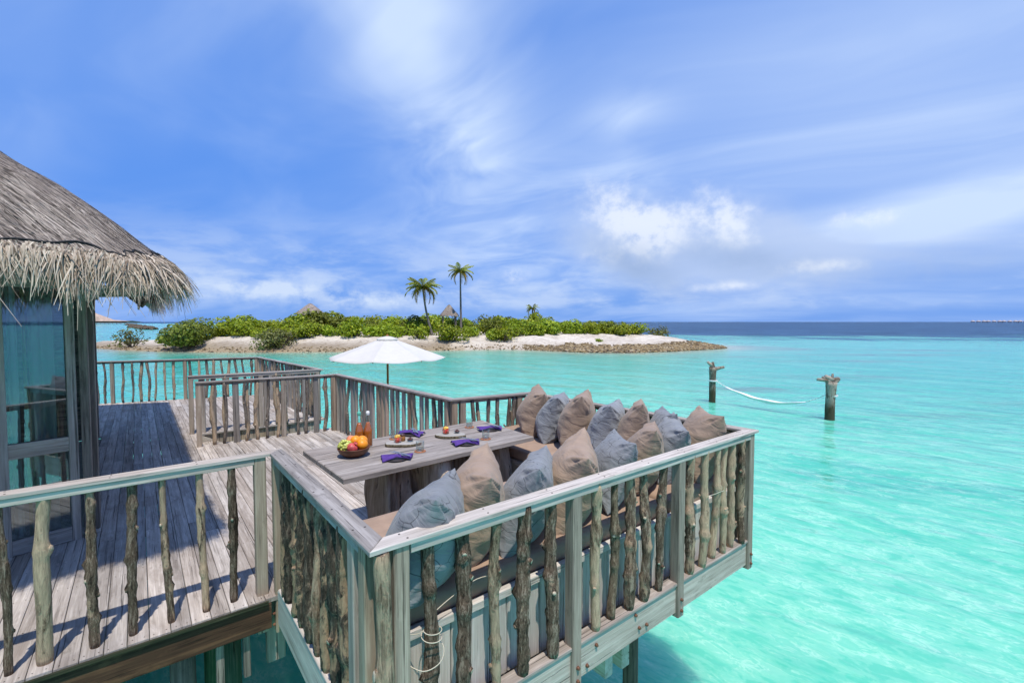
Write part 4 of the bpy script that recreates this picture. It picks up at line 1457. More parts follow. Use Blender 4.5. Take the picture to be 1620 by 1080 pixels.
def cord(label, pts, r=0.0022, name='tie_cord'):
    p = []
    P = [Vector(q) for q in pts]
    for i in range(len(P) - 1):
        a, b_, c_, d_ = P[max(i - 1, 0)], P[i], P[i + 1], P[min(i + 2, len(P) - 1)]
        for k in range(5):
            t_ = k / 5
            p.append(0.5 * ((2 * b_) + (c_ - a) * t_ + (2 * a - 5 * b_ + 4 * c_ - d_) * t_ ** 2 + (3 * b_ - a - 3 * c_ + d_) * t_ ** 3))
    p.append(P[-1])
    return tag(put(name, mesh_of(name, *tube_data(p, r, 5), M['cord'], True)), label, 'cord')


cx_, cy_ = 1.003, 1.845
loop = [(cx_ - 0.11, 1.94, ZD + 0.50), (cx_ - 0.06, 1.86, ZD + 0.53)]
for i in range(19):
    a = math.pi + i * 0.6
    loop.append((cx_ + 0.046 * math.cos(a), cy_ + 0.046 * math.sin(a), ZD + 0.545 - 0.0035 * i))
loop += [(cx_ + 0.05, 1.83, ZD + 0.45), (cx_ + 0.02, 1.80, ZD + 0.40), (cx_ - 0.06, 1.815, ZD + 0.385), (cx_ - 0.12, 1.90, ZD + 0.41)]
cord('thin pale cord wound round the first branch of the front railing', loop)
cord('thin pale cord tied between branches near the right end of the front railing', [(3.30, 1.80, ZD + 0.62), (3.40, 1.795, ZD + 0.615), (3.50, 1.80, ZD + 0.61), (3.56, 1.81, ZD + 0.60), (3.60, 1.86, ZD + 0.56)])
cord('thin pale cord crossing behind the second and third branches', [(1.05, 1.90, ZD + 0.57), (1.15, 1.91, ZD + 0.60), (1.30, 1.92, ZD + 0.63), (1.45, 1.93, ZD + 0.60)])

# ------------------------------------------------------------------ the table
ZT = ZD + 0.77
tb = thing('dining_table', 'weathered grey slab table on a driftwood base', 'table', (2.12, 3.97, ZD))
slab('top_plank', [(1.150, 3.432), (3.088, 3.530), (3.11, 4.035), (1.140, 3.945)], ZT - 0.042, ZT, M['table'], tb, 0.006)
slab('top_plank', [(1.140, 3.948), (3.11, 4.038), (3.135, 4.512), (1.130, 4.430)], ZT - 0.042, ZT - 0.0012, M['table'], tb, 0.006)
beam('cross_beam', (1.34, 3.62, ZT - 0.075), (1.34, 4.30, ZT - 0.075), 0.09, 0.064, M['dark'], tb)
beam('cross_beam', (2.85, 3.68, ZT - 0.075), (2.85, 4.36, ZT - 0.075), 0.09, 0.064, M['dark'], tb)


def trunk_slab(seed, w, d, h):
    rg = random.Random(seed)
    n, m_ = 28, 18
    vs, fs = [], []
    ph = rg.uniform(0, 6)
    for j in range(m_ + 1):
        t_ = j / m_
        for k in range(n):
            a = 2 * math.pi * k / n
            sq = 1 / max(abs(math.cos(a)), abs(math.sin(a))) ** 0.8
            q = 1 + 0.15 * math.sin(a * 3 + ph + t_ * 2.6) + 0.10 * math.sin(a * 5 + t_ * 5 + ph) + 0.28 * mnoise.noise(Vector((math.cos(a) * 2, math.sin(a) * 2, t_ * 2 + seed)))
            sl = 1.0 - 0.20 * (1 - t_) * (0.6 + 0.4 * math.sin(ph))
            vs.append((h * (1 - t_), w / 2 * math.cos(a) * sq * q * sl + 0.02 * math.sin(t_ * 5 + ph), d / 2 * math.sin(a) * sq * q * sl))
    for j in range(m_):
        for k in range(n):
            k2 = (k + 1) % n
            fs.append((j * n + k, (j + 1) * n + k, (j + 1) * n + k2, j * n + k2))
    fs.append(tuple(range(n))); fs.append(tuple(m_ * n + k for k in range(n - 1, -1, -1)))
    return mesh_of('base_slab', vs, fs, M['stump'], True)


xb = 1.58
for i, w in enumerate((0.13, 0.17, 0.26, 0.15, 0.19, 0.14, 0.20, 0.16)):
    mm = Matrix.Translation((xb + w / 2, 3.90 + 0.10 * math.sin(i * 2.1) + 0.04 * (xb - 1.5), ZD)) @ Matrix(((0, 1, 0), (0, 0, 1), (1, 0, 0))).to_4x4()
    put('base_slab', trunk_slab(400 + i, w * 1.12, 0.52, 0.725), mm, tb)
    xb += w

# ---- on the table
def m_glass():
    m, t, b, o = mat_new('clear_glass')
    b.inputs['Base Color'].default_value = (1, 1, 1, 1)
    tr = new(t, 'ShaderNodeBsdfTransparent')
    tr.inputs['Color'].default_value = (0.93, 0.97, 0.96, 1)
    gl = new(t, 'ShaderNodeBsdfGlossy')
    gl.inputs['Roughness'].default_value = 0.02
    fr = new(t, 'ShaderNodeLayerWeight')
    fr.inputs['Blend'].default_value = 0.5
    mx = new(t, 'ShaderNodeMixShader')
    lk(t, (Ex(t, fr.outputs['Facing']) ** 3.0 * 0.55 + 0.04).clamp(), mx.inputs[0])
    lk(t, tr.outputs[0], mx.inputs[1]); lk(t, gl.outputs[0], mx.inputs[2])
    lk(t, mx.outputs[0], o.inputs['Surface'])
    return m


M['glass'] = m_glass()
m, t, b, o = mat_new('iced_tea')
b.inputs['Base Color'].default_value = (0.46, 0.115, 0.012, 1)
b.inputs['Roughness'].default_value = 0.08
b.inputs['Subsurface Weight'].default_value = 0.0
b.inputs['Coat Weight'].default_value = 0.6
M['tea'] = m
M['coaster'] = plain('terracotta_coaster', (0.34, 0.135, 0.06), 0.8, nscale=30)
M['bowl'] = plain('turned_wood_bowl', (0.115, 0.045, 0.022), 0.45, 0.4, nscale=14, namt=0.4)
M['orange'] = plain('orange_peel', (0.78, 0.27, 0.008), 0.45, 0.5, nscale=90, namt=0.06, bstr=0.25, bdist=0.001)
M['pomegranate'] = plain('pomegranate_skin', (0.55, 0.075, 0.07), 0.45, 0.5, nscale=18, namt=0.45)
M['peach'] = plain('peach_skin', (0.66, 0.20, 0.10), 0.6, 0.3, nscale=14, namt=0.35)
M['grape'] = plain('green_grape', (0.46, 0.48, 0.10), 0.3, 0.5, var=0.22)
M['slate'] = plain('dark_plate', (0.055, 0.045, 0.042), 0.55, 0.4, nscale=20)
M['purple'] = plain('purple_linen', (0.085, 0.042, 0.215), 0.85, 0.2, nscale=40, namt=0.15)
M['steel'] = plain('cutlery_steel', (0.55, 0.52, 0.48), 0.25, 0.5, 1.0)
M['bark_edge'] = plain('slab_bark', (0.14, 0.115, 0.07), 0.95, 0.2, nscale=50, namt=0.6, bstr=0.8, bdist=0.004)
M['melon_red'] = plain('red_fruit', (0.70, 0.045, 0.02), 0.35, 0.5, nscale=50, namt=0.3)
M['melon_yellow'] = plain('yellow_fruit', (0.75, 0.48, 0.09), 0.4, 0.5, nscale=50, namt=0.25)
M['date'] = plain('dried_dates', (0.075, 0.022, 0.014), 0.35, 0.5, nscale=40, namt=0.4)
M['amber'] = plain('amber_jar', (0.30, 0.13, 0.03), 0.25, 0.5, nscale=40, namt=0.4)
M['cap'] = plain('bottle_stopper', (0.72, 0.70, 0.66), 0.5)
M['cap_green'] = plain('bottle_swing_seal', (0.10, 0.42, 0.30), 0.5)


def solid(name, data, mat, mm, parent=None, smooth=True):
    return put(name, mesh_of(name, *data, mat, smooth), mm, parent)


BU, BV = 1.425, 3.975
fb = thing('fruit_bowl', 'brown turned wooden bowl at the near left of the table', 'bowl', (BU, BV, ZT))
solid('bowl', lathe_data([(0.0, 0.004), (0.055, 0.0), (0.075, 0.004), (0.118, 0.036), (0.135, 0.072), (0.137, 0.078), (0.131, 0.079), (0.108, 0.040), (0.065, 0.016), (0.0, 0.012)], 40), M['bowl'], WM[fb.name], fb)


def fruit(name, label, cat, du, dv, z, r, mat, f=None, stem=False, sz=0.94):
    o = thing(name, label, cat, (BU + du, BV + dv, ZT + z))
    solid('skin', sphere_data(r, 20, 14, 1, 1, sz, f), mat, WM[o.name] @ Matrix.Rotation(0.5, 4, 'X') @ Matrix.Rotation(0.4, 4, 'Y'), o)
    if stem:
        k = WM[o.name] @ Matrix.Rotation(0.5, 4, 'X') @ Matrix.Rotation(0.4, 4, 'Y')
        solid('crown', lathe_data([(0.010, r * 0.85), (0.012, r * 1.05), (0.018, r * 1.28), (0.010, r * 1.12), (0.002, r * 0.95)], 8), mat, k, o)
    return o


dimple = lambda p: 1 - 0.07 * math.exp(-((1 - p.z) / 0.10) ** 2)
# du,dv in deck axes; the viewer looks along (0.62, 0.78)
def vr(right, away): return (right * CT + away * ST, -right * ST + away * CT)
a = vr(0.005, 0.04);  fruit('orange', 'upper left orange in the fruit bowl', 'orange', *a, 0.123, 0.046, M['orange'], dimple)
a = vr(0.078, -0.010);  fruit('orange', 'front right orange in the fruit bowl', 'orange', *a, 0.103, 0.048, M['orange'], dimple)
a = vr(0.056, 0.062);  fruit('orange', 'back orange in the fruit bowl against the bottles', 'orange', *a, 0.117, 0.046, M['orange'], dimple)
a = vr(0.010, -0.066);  fruit('pomegranate', 'pink red pomegranate at the front of the fruit bowl', 'pomegranate', *a, 0.085, 0.045, M['pomegranate'], lambda p: 1 + 0.03 * math.sin(6 * math.atan2(p.y, p.x)), True)
a = vr(-0.045, 0.066);  fruit('peach', 'pink peach at the back of the fruit bowl above the grapes', 'peach', *a, 0.120, 0.042, M['peach'], dimple)
a = vr(-0.066, -0.02)
gb = thing('grape_bunch', 'bunch of green grapes on the left of the fruit bowl', 'grapes', (BU + a[0], BV + a[1], ZT + 0.078))
gm = mesh_of('grape', *sphere_data(0.0155, 10, 7, 1, 1, 1.12), M['grape'], True)
rg = random.Random(8)
for i in range(46):
    t_ = rg.random()
    d = Vector((rg.gauss(0, 1), rg.gauss(0, 1), rg.gauss(0.25, 0.8))).normalized()
    p = Vector((d.x * 0.048, d.y * 0.056, d.z * 0.045 + 0.012))
    put('grape', gm, WM[gb.name] @ Matrix.Translation(p) @ Matrix.Rotation(rg.uniform(0, 3), 4, (1, 0.3, 0.2)), gb)


def bottle(u, v, label, capm):
    o = thing('bottle', label, 'bottle', (u, v, ZT), 0, 'amber bottles')
    w = WM[o.name]
    tea = [(0, 0.003), (0.036, 0.003), (0.039, 0.010), (0.039, 0.130), (0.036, 0.155), (0.020, 0.205), (0.015, 0.222), (0.0, 0.222)]
    solid('drink', lathe_data(tea, 20), M['tea'], w, o)
    gl = [(0.0, 0.0), (0.038, 0.0), (0.0415, 0.008), (0.0415, 0.130), (0.0385, 0.157), (0.0225, 0.208), (0.0165, 0.232), (0.0165, 0.285), (0.019, 0.287), (0.019, 0.297), (0.014, 0.298)]
    gls = solid('glass', lathe_data(gl, 20), M['glass'], w, o)
    solid('stopper', lathe_data([(0.0145, 0.288), (0.0165, 0.300), (0.0165, 0.318), (0.010, 0.324), (0.0, 0.325)], 14), capm, w, gls)


bottle(1.575, 4.245, 'amber drink bottle with green seal, left one behind the fruit', M['cap_green'])
bottle(1.650, 4.225, 'amber drink bottle with white stopper, right one behind the fruit', M['cap'])

COAST = lathe_data([(0, 0), (0.050, 0), (0.052, 0.003), (0.050, 0.007), (0, 0.007)], 24)
GLS = lathe_data([(0, 0.004), (0.033, 0.0), (0.036, 0.004), (0.0375, 0.086), (0.0355, 0.087), (0.034, 0.012), (0.0, 0.014)], 24)
MC, MG = mesh_of('coaster', *COAST, M['coaster'], True), mesh_of('glass', *GLS, M['glass'], True)
WAT = mesh_of('water', *lathe_data([(0, 0.0145), (0.0335, 0.0125), (0.0342, 0.030), (0.0, 0.030)], 20), M['glass'], True)
for u, v, w_ in ((1.934, 3.743, 'beside the nearest purple napkin'), (1.95, 4.31, 'behind the near serving board'), (2.645, 3.739, 'at the front right of the table'), (2.806, 4.276, 'at the far right corner of the table')):
    tag(put('coaster', MC, T(u, v, ZT)), f'round terracotta coaster {w_}', 'coaster', 'coasters')
    o = thing('tumbler', f'clear glass tumbler on the coaster {w_}', 'glass', (u, v, ZT + 0.0072), 0, 'tumblers')
    put('glass', MG, WM[o.name], o)
    put('water', WAT, WM[o.name], o)

PLATE = mesh_of('plate', *lathe_data([(0, 0.004), (0.055, 0.0), (0.075, 0.005), (0.092, 0.012), (0.090, 0.015), (0.072, 0.009), (0, 0.008)], 28), M['slate'], True)


def napkin_mesh(seed):
    """linen pulled through the middle: two fanned ends, folded ridges"""
    rg = random.Random(seed)
    vs, fs = [], []
    n, m_ = 22, 12
    ph = rg.uniform(0, 6)
    for i in range(n + 1):
        t_ = i / n * 2 - 1
        w = 0.022 + 0.055 * abs(t_) ** 0.9 * (1.15 if t_ < 0 else 0.85)
        for j in range(m_ + 1):
            s_ = j / m_ * 2 - 1
            z = 0.012 + 0.016 * (1 - abs(t_)) + 0.010 * math.cos(s_ * 7 + ph + t_) * (0.4 + 0.6 * abs(t_)) + 0.012 * (1 - s_ * s_)
            vs.append((t_ * 0.125 + 0.012 * s_ * (1 if t_ > 0 else -1) * abs(t_), s_ * w + 0.006 * math.sin(t_ * 4 + ph), max(0.004, z)))
    top = len(vs)
    vs += [(x * 0.995, y * 0.97, max(0.001, z - 0.004)) for x, y, z in vs]
    k = m_ + 1
    for i in range(n):
        for j in range(m_):
            fs.append((i * k + j, (i + 1) * k + j, (i + 1) * k + j + 1, i * k + j + 1))
            fs.append((top + i * k + j, top + i * k + j + 1, top + (i + 1) * k + j + 1, top + (i + 1) * k + j))
    for i in range(n):
        fs.append((i * k, top + i * k, top + (i + 1) * k, (i + 1) * k))
        fs.append((i * k + m_, (i + 1) * k + m_, top + (i + 1) * k + m_, top + i * k + m_))
    for j in range(m_):
        fs.append((j, j + 1, top + j + 1, top + j))
        fs.append((n * k + j, top + n * k + j, top + n * k + j + 1, n * k + j + 1))
    return mesh_of('napkin', vs, fs, M['purple'], True)


def strip(pts, th=0.0016):
    """flat outline of half widths along X -> thin solid"""
    vs, fs = [], []
    for x, w, z in pts:
        vs += [(x, -w, z), (x, w, z), (x, w, z + th), (x, -w, z + th)]
    for i in range(len(pts) - 1):
        for k in range(4):
            fs.append((i * 4 + k, i * 4 + (k + 1) % 4, (i + 1) * 4 + (k + 1) % 4, (i + 1) * 4 + k))
    fs += [(3, 2, 1, 0), tuple(len(vs) - 4 + k for k in range(4))]
    return vs, fs


def shifted(data, dy, dx=0):
    return [Vector((v[0] + dx, v[1] + dy, v[2])) for v in data[0]], data[1]


KNIFE = mesh_of('knife', *strip([(-0.095, 0.006, 0), (-0.02, 0.007, 0.002), (0.0, 0.005, 0.002), (0.02, 0.009, 0.002), (0.085, 0.008, 0), (0.10, 0.002, 0)]), M['steel'])
FORK = mesh_of('fork', *join(strip([(-0.095, 0.006, 0), (-0.03, 0.004, 0.002), (0.03, 0.003, 0.003), (0.042, 0.010, 0.001), (0.056, 0.011, 0)]),
                             *[shifted(strip([(0.056, 0.0016, 0), (0.098, 0.0009, 0.003)]), q) for q in (-0.0088, -0.003, 0.003, 0.0088)]), M['steel'])
PL = [(1.666, 3.640, 'nearest at the front left'), (2.158, 4.350, 'at the back left'), (2.386, 3.690, 'at the front right'), (2.90, 4.020, 'at the far right end')]
for i, (u, v, w_) in enumerate(PL):
    ang = TH * -1 + (0.22, -0.35, 0.30, 0.2)[i]
    tag(put('plate', PLATE, T(u, v, ZT)), f'dark round plate under the purple napkin {w_} of the table', 'plate', 'plates')
    tag(put('napkin', napkin_mesh(500 + i), T(u, v, ZT + 0.007, ang + (math.pi if i == 1 else 0))), f'purple pinched linen napkin {w_} of the table', 'napkin', 'napkins')
    c_, s_ = math.cos(ang), math.sin(ang)
    for nm, me, q in (('fork', FORK, -0.010), ('knife', KNIFE, 0.020)):
        p = Matrix.Translation((u + q * c_ + 0.02 * c_, v + q * s_ + 0.02 * s_, ZT + 0.050)) @ Matrix.Rotation(ang - 0.75, 4, 'Z') @ Matrix.Rotation(0.06, 4, 'Y')
        tag(put(nm, me, p), f'steel {nm} laid across the purple napkin {w_} of the table', nm, nm + 's')


def serving(u, v, label, ang, seed, items):
    rg = random.Random(seed)
    o = thing('serving_board', label, 'board', (u, v, ZT), ang)
    n = 36
    ring = []
    for k in range(n):
        a = 2 * math.pi * k / n
        q = 1 + 0.05 * math.sin(2 * a + seed) + 0.035 * math.sin(5 * a + seed) + rg.uniform(-.012, .012)
        ring.append((0.160 * q * math.cos(a) * (abs(math.cos(a)) ** -0.15 if abs(math.cos(a)) > .05 else 1), 0.088 * q * math.sin(a)))
    prof = [(0.95, 0.0), (1.0, 0.006), (0.99, 0.020), (0.965, 0.026)]
    vs = [(x * s_, y * s_, z) for s_, z in prof for x, y in ring]
    fs = [(i * n + k, i * n + (k + 1) % n, (i + 1) * n + (k + 1) % n, (i + 1) * n + k) for i in range(3) for k in range(n)]
    fs.append(tuple(range(n - 1, -1, -1)))
    put('bark_edge', mesh_of('bark_edge', vs, fs, M['bark_edge'], True), WM[o.name], o)
    tv = [(x * 0.965, y * 0.965, 0.0262) for x, y in ring] + [(x * 0.93, y * 0.93, 0.0285) for x, y in ring]
    tf = [(k, (k + 1) % n, n + (k + 1) % n, n + k) for k in range(n)] + [tuple(n + k for k in range(n))]
    put('board_face', mesh_of('board_face', tv, tf, M['board']), WM[o.name], o)
    for kind, dx_, dy_, lab in items:
        p = WM[o.name] @ Vector((dx_, dy_, 0.0287))
        if kind == 'cup':
            c_ = thing('fruit_cup', lab, 'cup', p)
            w = WM[c_.name]
            solid('glass', lathe_data([(0, 0.004), (0.028, 0.0), (0.034, 0.006), (0.039, 0.045), (0.037, 0.046), (0.032, 0.010), (0, 0.008)], 20), M['glass'], w, c_)
            for q in range(16):
                a_ = q * 2.4
                rr_ = 0.024 * math.sqrt((q % 8) / 8)
                zz = 0.018 + 0.018 * (q // 8)
                cube = prism_x(0.021, 0.021, 0.021, 0.002)
                mm = w @ Matrix.Translation((rr_ * math.cos(a_), rr_ * math.sin(a_), zz)) @ Matrix.Rotation(rg.uniform(0, 6), 4, (1, .4, .7)) @ Matrix.Translation((-0.0105, 0, 0))
                solid('fruit_cube', cube, M['melon_red'], mm, c_, False)
            for q in range(5):
                a_ = q * 1.3
                mm = w @ Matrix.Translation((0.014 * math.cos(a_), 0.014 * math.sin(a_), 0.056)) @ Matrix.Rotation(rg.uniform(0, 6), 4, (1, .4, .7)) @ Matrix.Translation((-0.0105, 0, 0))
                solid('fruit_cube', prism_x(0.021, 0.021, 0.021, 0.002), M['melon_yellow'], mm, c_, False)
        elif kind == 'dates':
            c_ = thing('date_dish', lab, 'dish', p)
            w = WM[c_.name]
            solid('glass', lathe_data([(0, 0.003), (0.018, 0.0), (0.022, 0.004), (0.033, 0.022), (0.031, 0.023), (0.018, 0.007), (0, 0.006)], 18), M['glass'], w, c_)
            for q in range(7):
                a_ = q * 1.05
                rr_ = 0.016 if q else 0
                mm = w @ Matrix.Translation((rr_ * math.cos(a_), rr_ * math.sin(a_), 0.020 + (0.010 if q == 0 else 0))) @ Matrix.Rotation(rg.uniform(0, 3), 4, 'Z')
                solid('date', sphere_data(0.010, 8, 6, 1.5, 1, 1), M['date'], mm, c_)
        else:
            c_ = thing('amber_jar', lab, 'jar', p)
            w = WM[c_.name]
            solid('jar', lathe_data([(0, 0), (0.024, 0), (0.027, 0.004), (0.027, 0.040), (0.022, 0.047), (0.022, 0.052), (0, 0.053)], 18), M['amber'], w, c_)
            solid('lid', lathe_data([(0.024, 0.0525), (0.025, 0.054), (0.024, 0.062), (0, 0.063)], 16), M['date'], w, c_)
    return o


AV = -TH
serving(1.905, 4.035, 'bark edged serving board nearest the fruit bowl', AV + 0.05, 1,
        [('cup', -0.045, 0.0, 'glass cup of red fruit on the near serving board'), ('dates', 0.065, 0.03, 'small dish of dates on the near serving board'), ('jar', -0.01, 0.055, 'small amber jar behind the fruit cup on the near serving board')])
serving(2.425, 4.035, 'bark edged serving board at the middle right of the table', AV + 0.05, 4,
        [('cup', -0.05, 0.02, 'glass cup of red and yellow fruit on the far serving board'), ('dates', 0.06, 0.035, 'small dish of dates on the far serving board'), ('jar', -0.055, 0.085, 'small amber jar behind the fruit cup on the far serving board')])

# ------------------------------------------------------------------ stairs, lower deck, parasol
st = thing('staircase', 'grey wooden stairs going down between two railings', 'stairs', (0.8, 9.12, ZD))
for i in range(6):
    uu = 0.90 + i * 0.27
    beam('tread', (uu, 8.73, ZD - 0.16 * (i + 1)), (uu, 9.55, ZD - 0.16 * (i + 1)), 0.27, 0.04, M['deck'], st)
for v in (8.715, 9.575):
    beam('stringer', (0.76, v, ZD - 0.12), (2.55, v, ZD - 1.16), 0.03, 0.22, M['fascia'], st)
low = thing('lower_deck', None, None, (4.2, 9.4, ZD - 1.05))
struct(low, 'lower swimming deck near the water below the parasol')
uu = 2.62
while uu < 5.5:
    beam('plank', (uu, 7.9, ZD - 1.065), (uu, 10.7, ZD - 1.065), PITCH - GAP, 0.03, M['deck'], low, 0.003)
    uu += PITCH
beam('edge_board', (2.55, 7.87, ZD - 1.14), (5.52, 7.87, ZD - 1.14), 0.035, 0.18, M['fascia'], low)
beam('edge_board', (5.54, 7.9, ZD - 1.14), (5.54, 10.7, ZD - 1.14), 0.035, 0.18, M['fascia'], low)
for u, v in ((2.9, 8.2), (5.3, 8.2), (5.3, 10.4), (2.9, 10.4)):
    piling(u, v, 0.07, M['pile'], f'piling under the {"near" if v < 9 else "far"} {"left" if u < 4 else "right"} corner of the lower deck', ZD - 1.09)

M['canvas'] = plain('white_canvas', (0.56, 0.535, 0.495), 0.8, 0.2, nscale=8, namt=0.03)
M['canvas_pad'] = plain('white_sunbed_cloth', (0.78, 0.77, 0.75), 0.85, 0.2, nscale=6, namt=0.04)
PU, PV, ZR, ZTOP, RR = 4.275, 9.765, ZD + 1.14, ZD + 1.60, 1.27
um = thing('parasol', 'white canvas parasol on a wooden pole over the lower deck', 'parasol', (PU, PV, ZD - 1.05))
pv_, pf_ = tube_data([(0, 0, 0), (0.9, 0, 0), (1.8, 0, 0), (2.69, 0, 0)], 0.024, 12)
put('pole', mesh_of('pole', pv_, pf_, M['umbrella_pole'], True), frame_x((PU, PV, ZD - 1.05), (PU, PV, ZD)), um)
put('foot', mesh_of('foot', *lathe_data([(0, 0.075), (0.04, 0.075), (0.05, 0.06), (0.26, 0.05), (0.28, 0.03), (0.28, 0.0)], 24), M['slate'], True), T(PU, PV, ZD - 1.05), um)
NP = 8
rot0 = -TH + R(2)


def rim(k, r, z):
    a = rot0 + 2 * math.pi * k / NP
    return Vector((PU + r * math.cos(a), PV + r * math.sin(a), z))


for k in range(NP):
    vs, fs = [], []
    n, m_ = 10, 10
    for side in (0, 1):
        for i in range(n + 1):
            t_ = i / n
            for j in range(m_ + 1):
                s_ = j / m_
                rr_ = 0.16 + (RR - 0.16) * t_
                z = ZTOP - (ZTOP - ZR) * (0.13 + 0.87 * t_)
                p = rim(k, rr_, z).lerp(rim(k + 1, rr_, z), s_)
                p.z += -0.060 * math.sin(math.pi * s_) * t_ * (1 - 0.4 * t_) - side * 0.004 + 0.006 * math.sin(9 * t_ + 4 * s_ + k) * math.sin(math.pi * s_)
                if i == n: p.z -= 0.05 * 0
                vs.append(p)
    q, off = m_ + 1, (n + 1) * (m_ + 1)
    for i in range(n):
        for j in range(m_):
            f = (i * q + j, (i + 1) * q + j, (i + 1) * q + j + 1, i * q + j + 1)
            fs.append(f); fs.append(tuple(x + off for x in f[::-1]))
    for j in range(m_): fs.append((n * q + j, off + n * q + j, off + n * q + j + 1, n * q + j + 1))
    put('canopy_panel', mesh_of('canopy_panel', vs, fs, M['canvas'], True), None, um)
    a = rim(k, 0.05, ZTOP - 0.10); b_ = rim(k, RR * 0.985, ZR - 0.018)
    beam('rib', a, b_, 0.018, 0.022, M['umbrella_pole'], um)
vs = [rim(k, 0.23, ZTOP - 0.055) for k in range(NP)] + [rim(k, 0.13, ZTOP - 0.012) for k in range(NP)] + [Vector((PU, PV, ZTOP + 0.012))] + [rim(k, 0.235, ZTOP - 0.075) for k in range(NP)]
fs = [(k, (k + 1) % NP, NP + (k + 1) % NP, NP + k) for k in range(NP)] + [(NP + k, NP + (k + 1) % NP, 2 * NP) for k in range(NP)]
fs += [(2 * NP + 1 + k, 2 * NP + 1 + (k + 1) % NP, (k + 1) % NP, k) for k in range(NP)]
put('vent_cap', mesh_of('vent_cap', vs, fs, M['canvas']), None, um)
put('finial', mesh_of('finial', *sphere_data(0.022, 10, 8), M['umbrella_pole'], True), T(PU, PV, ZTOP + 0.03), um)

sb = thing('sunbed', 'white padded sunbed on the lower deck seen between the railing stakes', 'sunbed', (4.9, 8.5, ZD - 1.05))
me = round_box(1.15, 2.0, 0.16, 0.06, 16, 24, 6); me.materials.append(M['canvas_pad'])
put('mattress', me, T(4.85, 8.95, ZD - 1.05 + 0.36), sb)
beam('frame', (4.85, 7.98, ZD - 1.05 + 0.24), (4.85, 9.92, ZD - 1.05 + 0.24), 1.1, 0.07, M['post'], sb)
for a in (4.40, 5.30):
    for b_ in (8.1, 9.8):
        beam('leg', (a, b_, ZD - 1.05 + 0.205), (a, b_, ZD - 1.05), 0.07, 0.07, M['post'], sb)

# ------------------------------------------------------------------ hammock between driftwood posts
def drift_post(u, v, h, r, label, stubs, seed):
    o = thing('driftwood_post', label, 'post', (u, v, 0), 0)
    rg = random.Random(seed)
    path, rad_ = [], []
    for i in range(22):
        t_ = i / 21
        path.append(Vector((0.05 * math.sin(t_ * 3 + seed), 0.05 * math.sin(t_ * 2.2 + 1), -1.4 + (h + 1.4) * t_)))
    def rad(i, an):
        t_ = i / 21
        return r * (1.08 - 0.12 * t_ + 0.28 * max(0, t_ - 0.8) * 4) * (1 + 0.06 * math.sin(3 * an + seed) + 0.06 * mnoise.noise(Vector((math.cos(an) * 2, math.sin(an) * 2, t_ * 9 + seed))))
    put('trunk', mesh_of('trunk', *tube_data(path, rad, 14), M['drift'], True), WM[o.name], o)
    top = path[-1]
    for (rt, z, L, up, rr_) in stubs:
        x, y = C2W(rt, 0)
        d = Vector((x, y, up)).normalized()
        L *= 0.8
        p0 = top + Vector((0, 0, z))
        pts = [p0, p0 + d * L * 0.5 + Vector((0, 0, 0.01)), p0 + d * L]
        put('branch_stub', mesh_of('branch_stub', *tube_data(pts, [rr_, rr_ * 0.85, rr_ * 0.62], 9), M['drift'], True), WM[o.name], o)
    return o


LP, RP = Vector((19.66, 10.56, 0)), Vector((19.44, 5.99, 0))
drift_post(*LP.xy, 1.55, 0.135, 'left driftwood post in the lagoon with two forked stubs', [(-1, 0.0, 0.42, 0.9, 0.085), (1, -0.12, 0.62, 0.25, 0.08), (-0.1, 0.0, 0.28, 1.5, 0.08)], 1)
rp = drift_post(*RP.xy, 1.38, 0.155, 'right driftwood post in the lagoon with a broken flared top', [(-1, 0.02, 0.66, 0.12, 0.085), (1, 0.02, 0.34, 0.35, 0.10), (-0.5, 0.05, 0.36, 0.3, 0.10), (0.15, 0.05, 0.30, 1.6, 0.05), (0.6, -0.02, 0.3, 0.2, 0.11), (-0.7, 0.06, 0.45, 0.18, 0.07)], 2)
M['rope'] = plain('hammock_rope', (0.70, 0.70, 0.66), 0.8)
for p, z, lab in ((LP, 0.93, 'left'), (RP, 0.86, 'right')):
    ps = [(p.x + 0.158 * math.cos(a) * (1.0 if p is LP else 1.12), p.y + 0.158 * math.sin(a) * (1.0 if p is LP else 1.12), z + 0.012 * k) for k in range(4) for a in [q * 0.52 + k * 6.28 for q in range(12)]]
    tag(put('rope_wrap', mesh_of('rope_wrap', *tube_data(ps, 0.016, 6), M['rope'], True)), f'white rope wound round the {lab} driftwood post', 'rope')
ham = thing('hammock', 'white hammock strung low over the lagoon between two driftwood posts', 'hammock', ((LP.x + RP.x) / 2, (LP.y + RP.y) / 2, 0))
A, B = LP + Vector((0, -0.14, 0.95)), RP + Vector((0, 0.16, 0.90))
H0, H1 = A.lerp(B, 0.13), A.lerp(B, 0.80)


def hz_(t_): return A.z + (B.z - A.z) * t_ - 0.62 * 4 * t_ * (1 - t_) * (0.85 + 0.3 * t_)


def hp(t_):
    p = A.lerp(B, t_)
    p.z = hz_(t_)
    return p


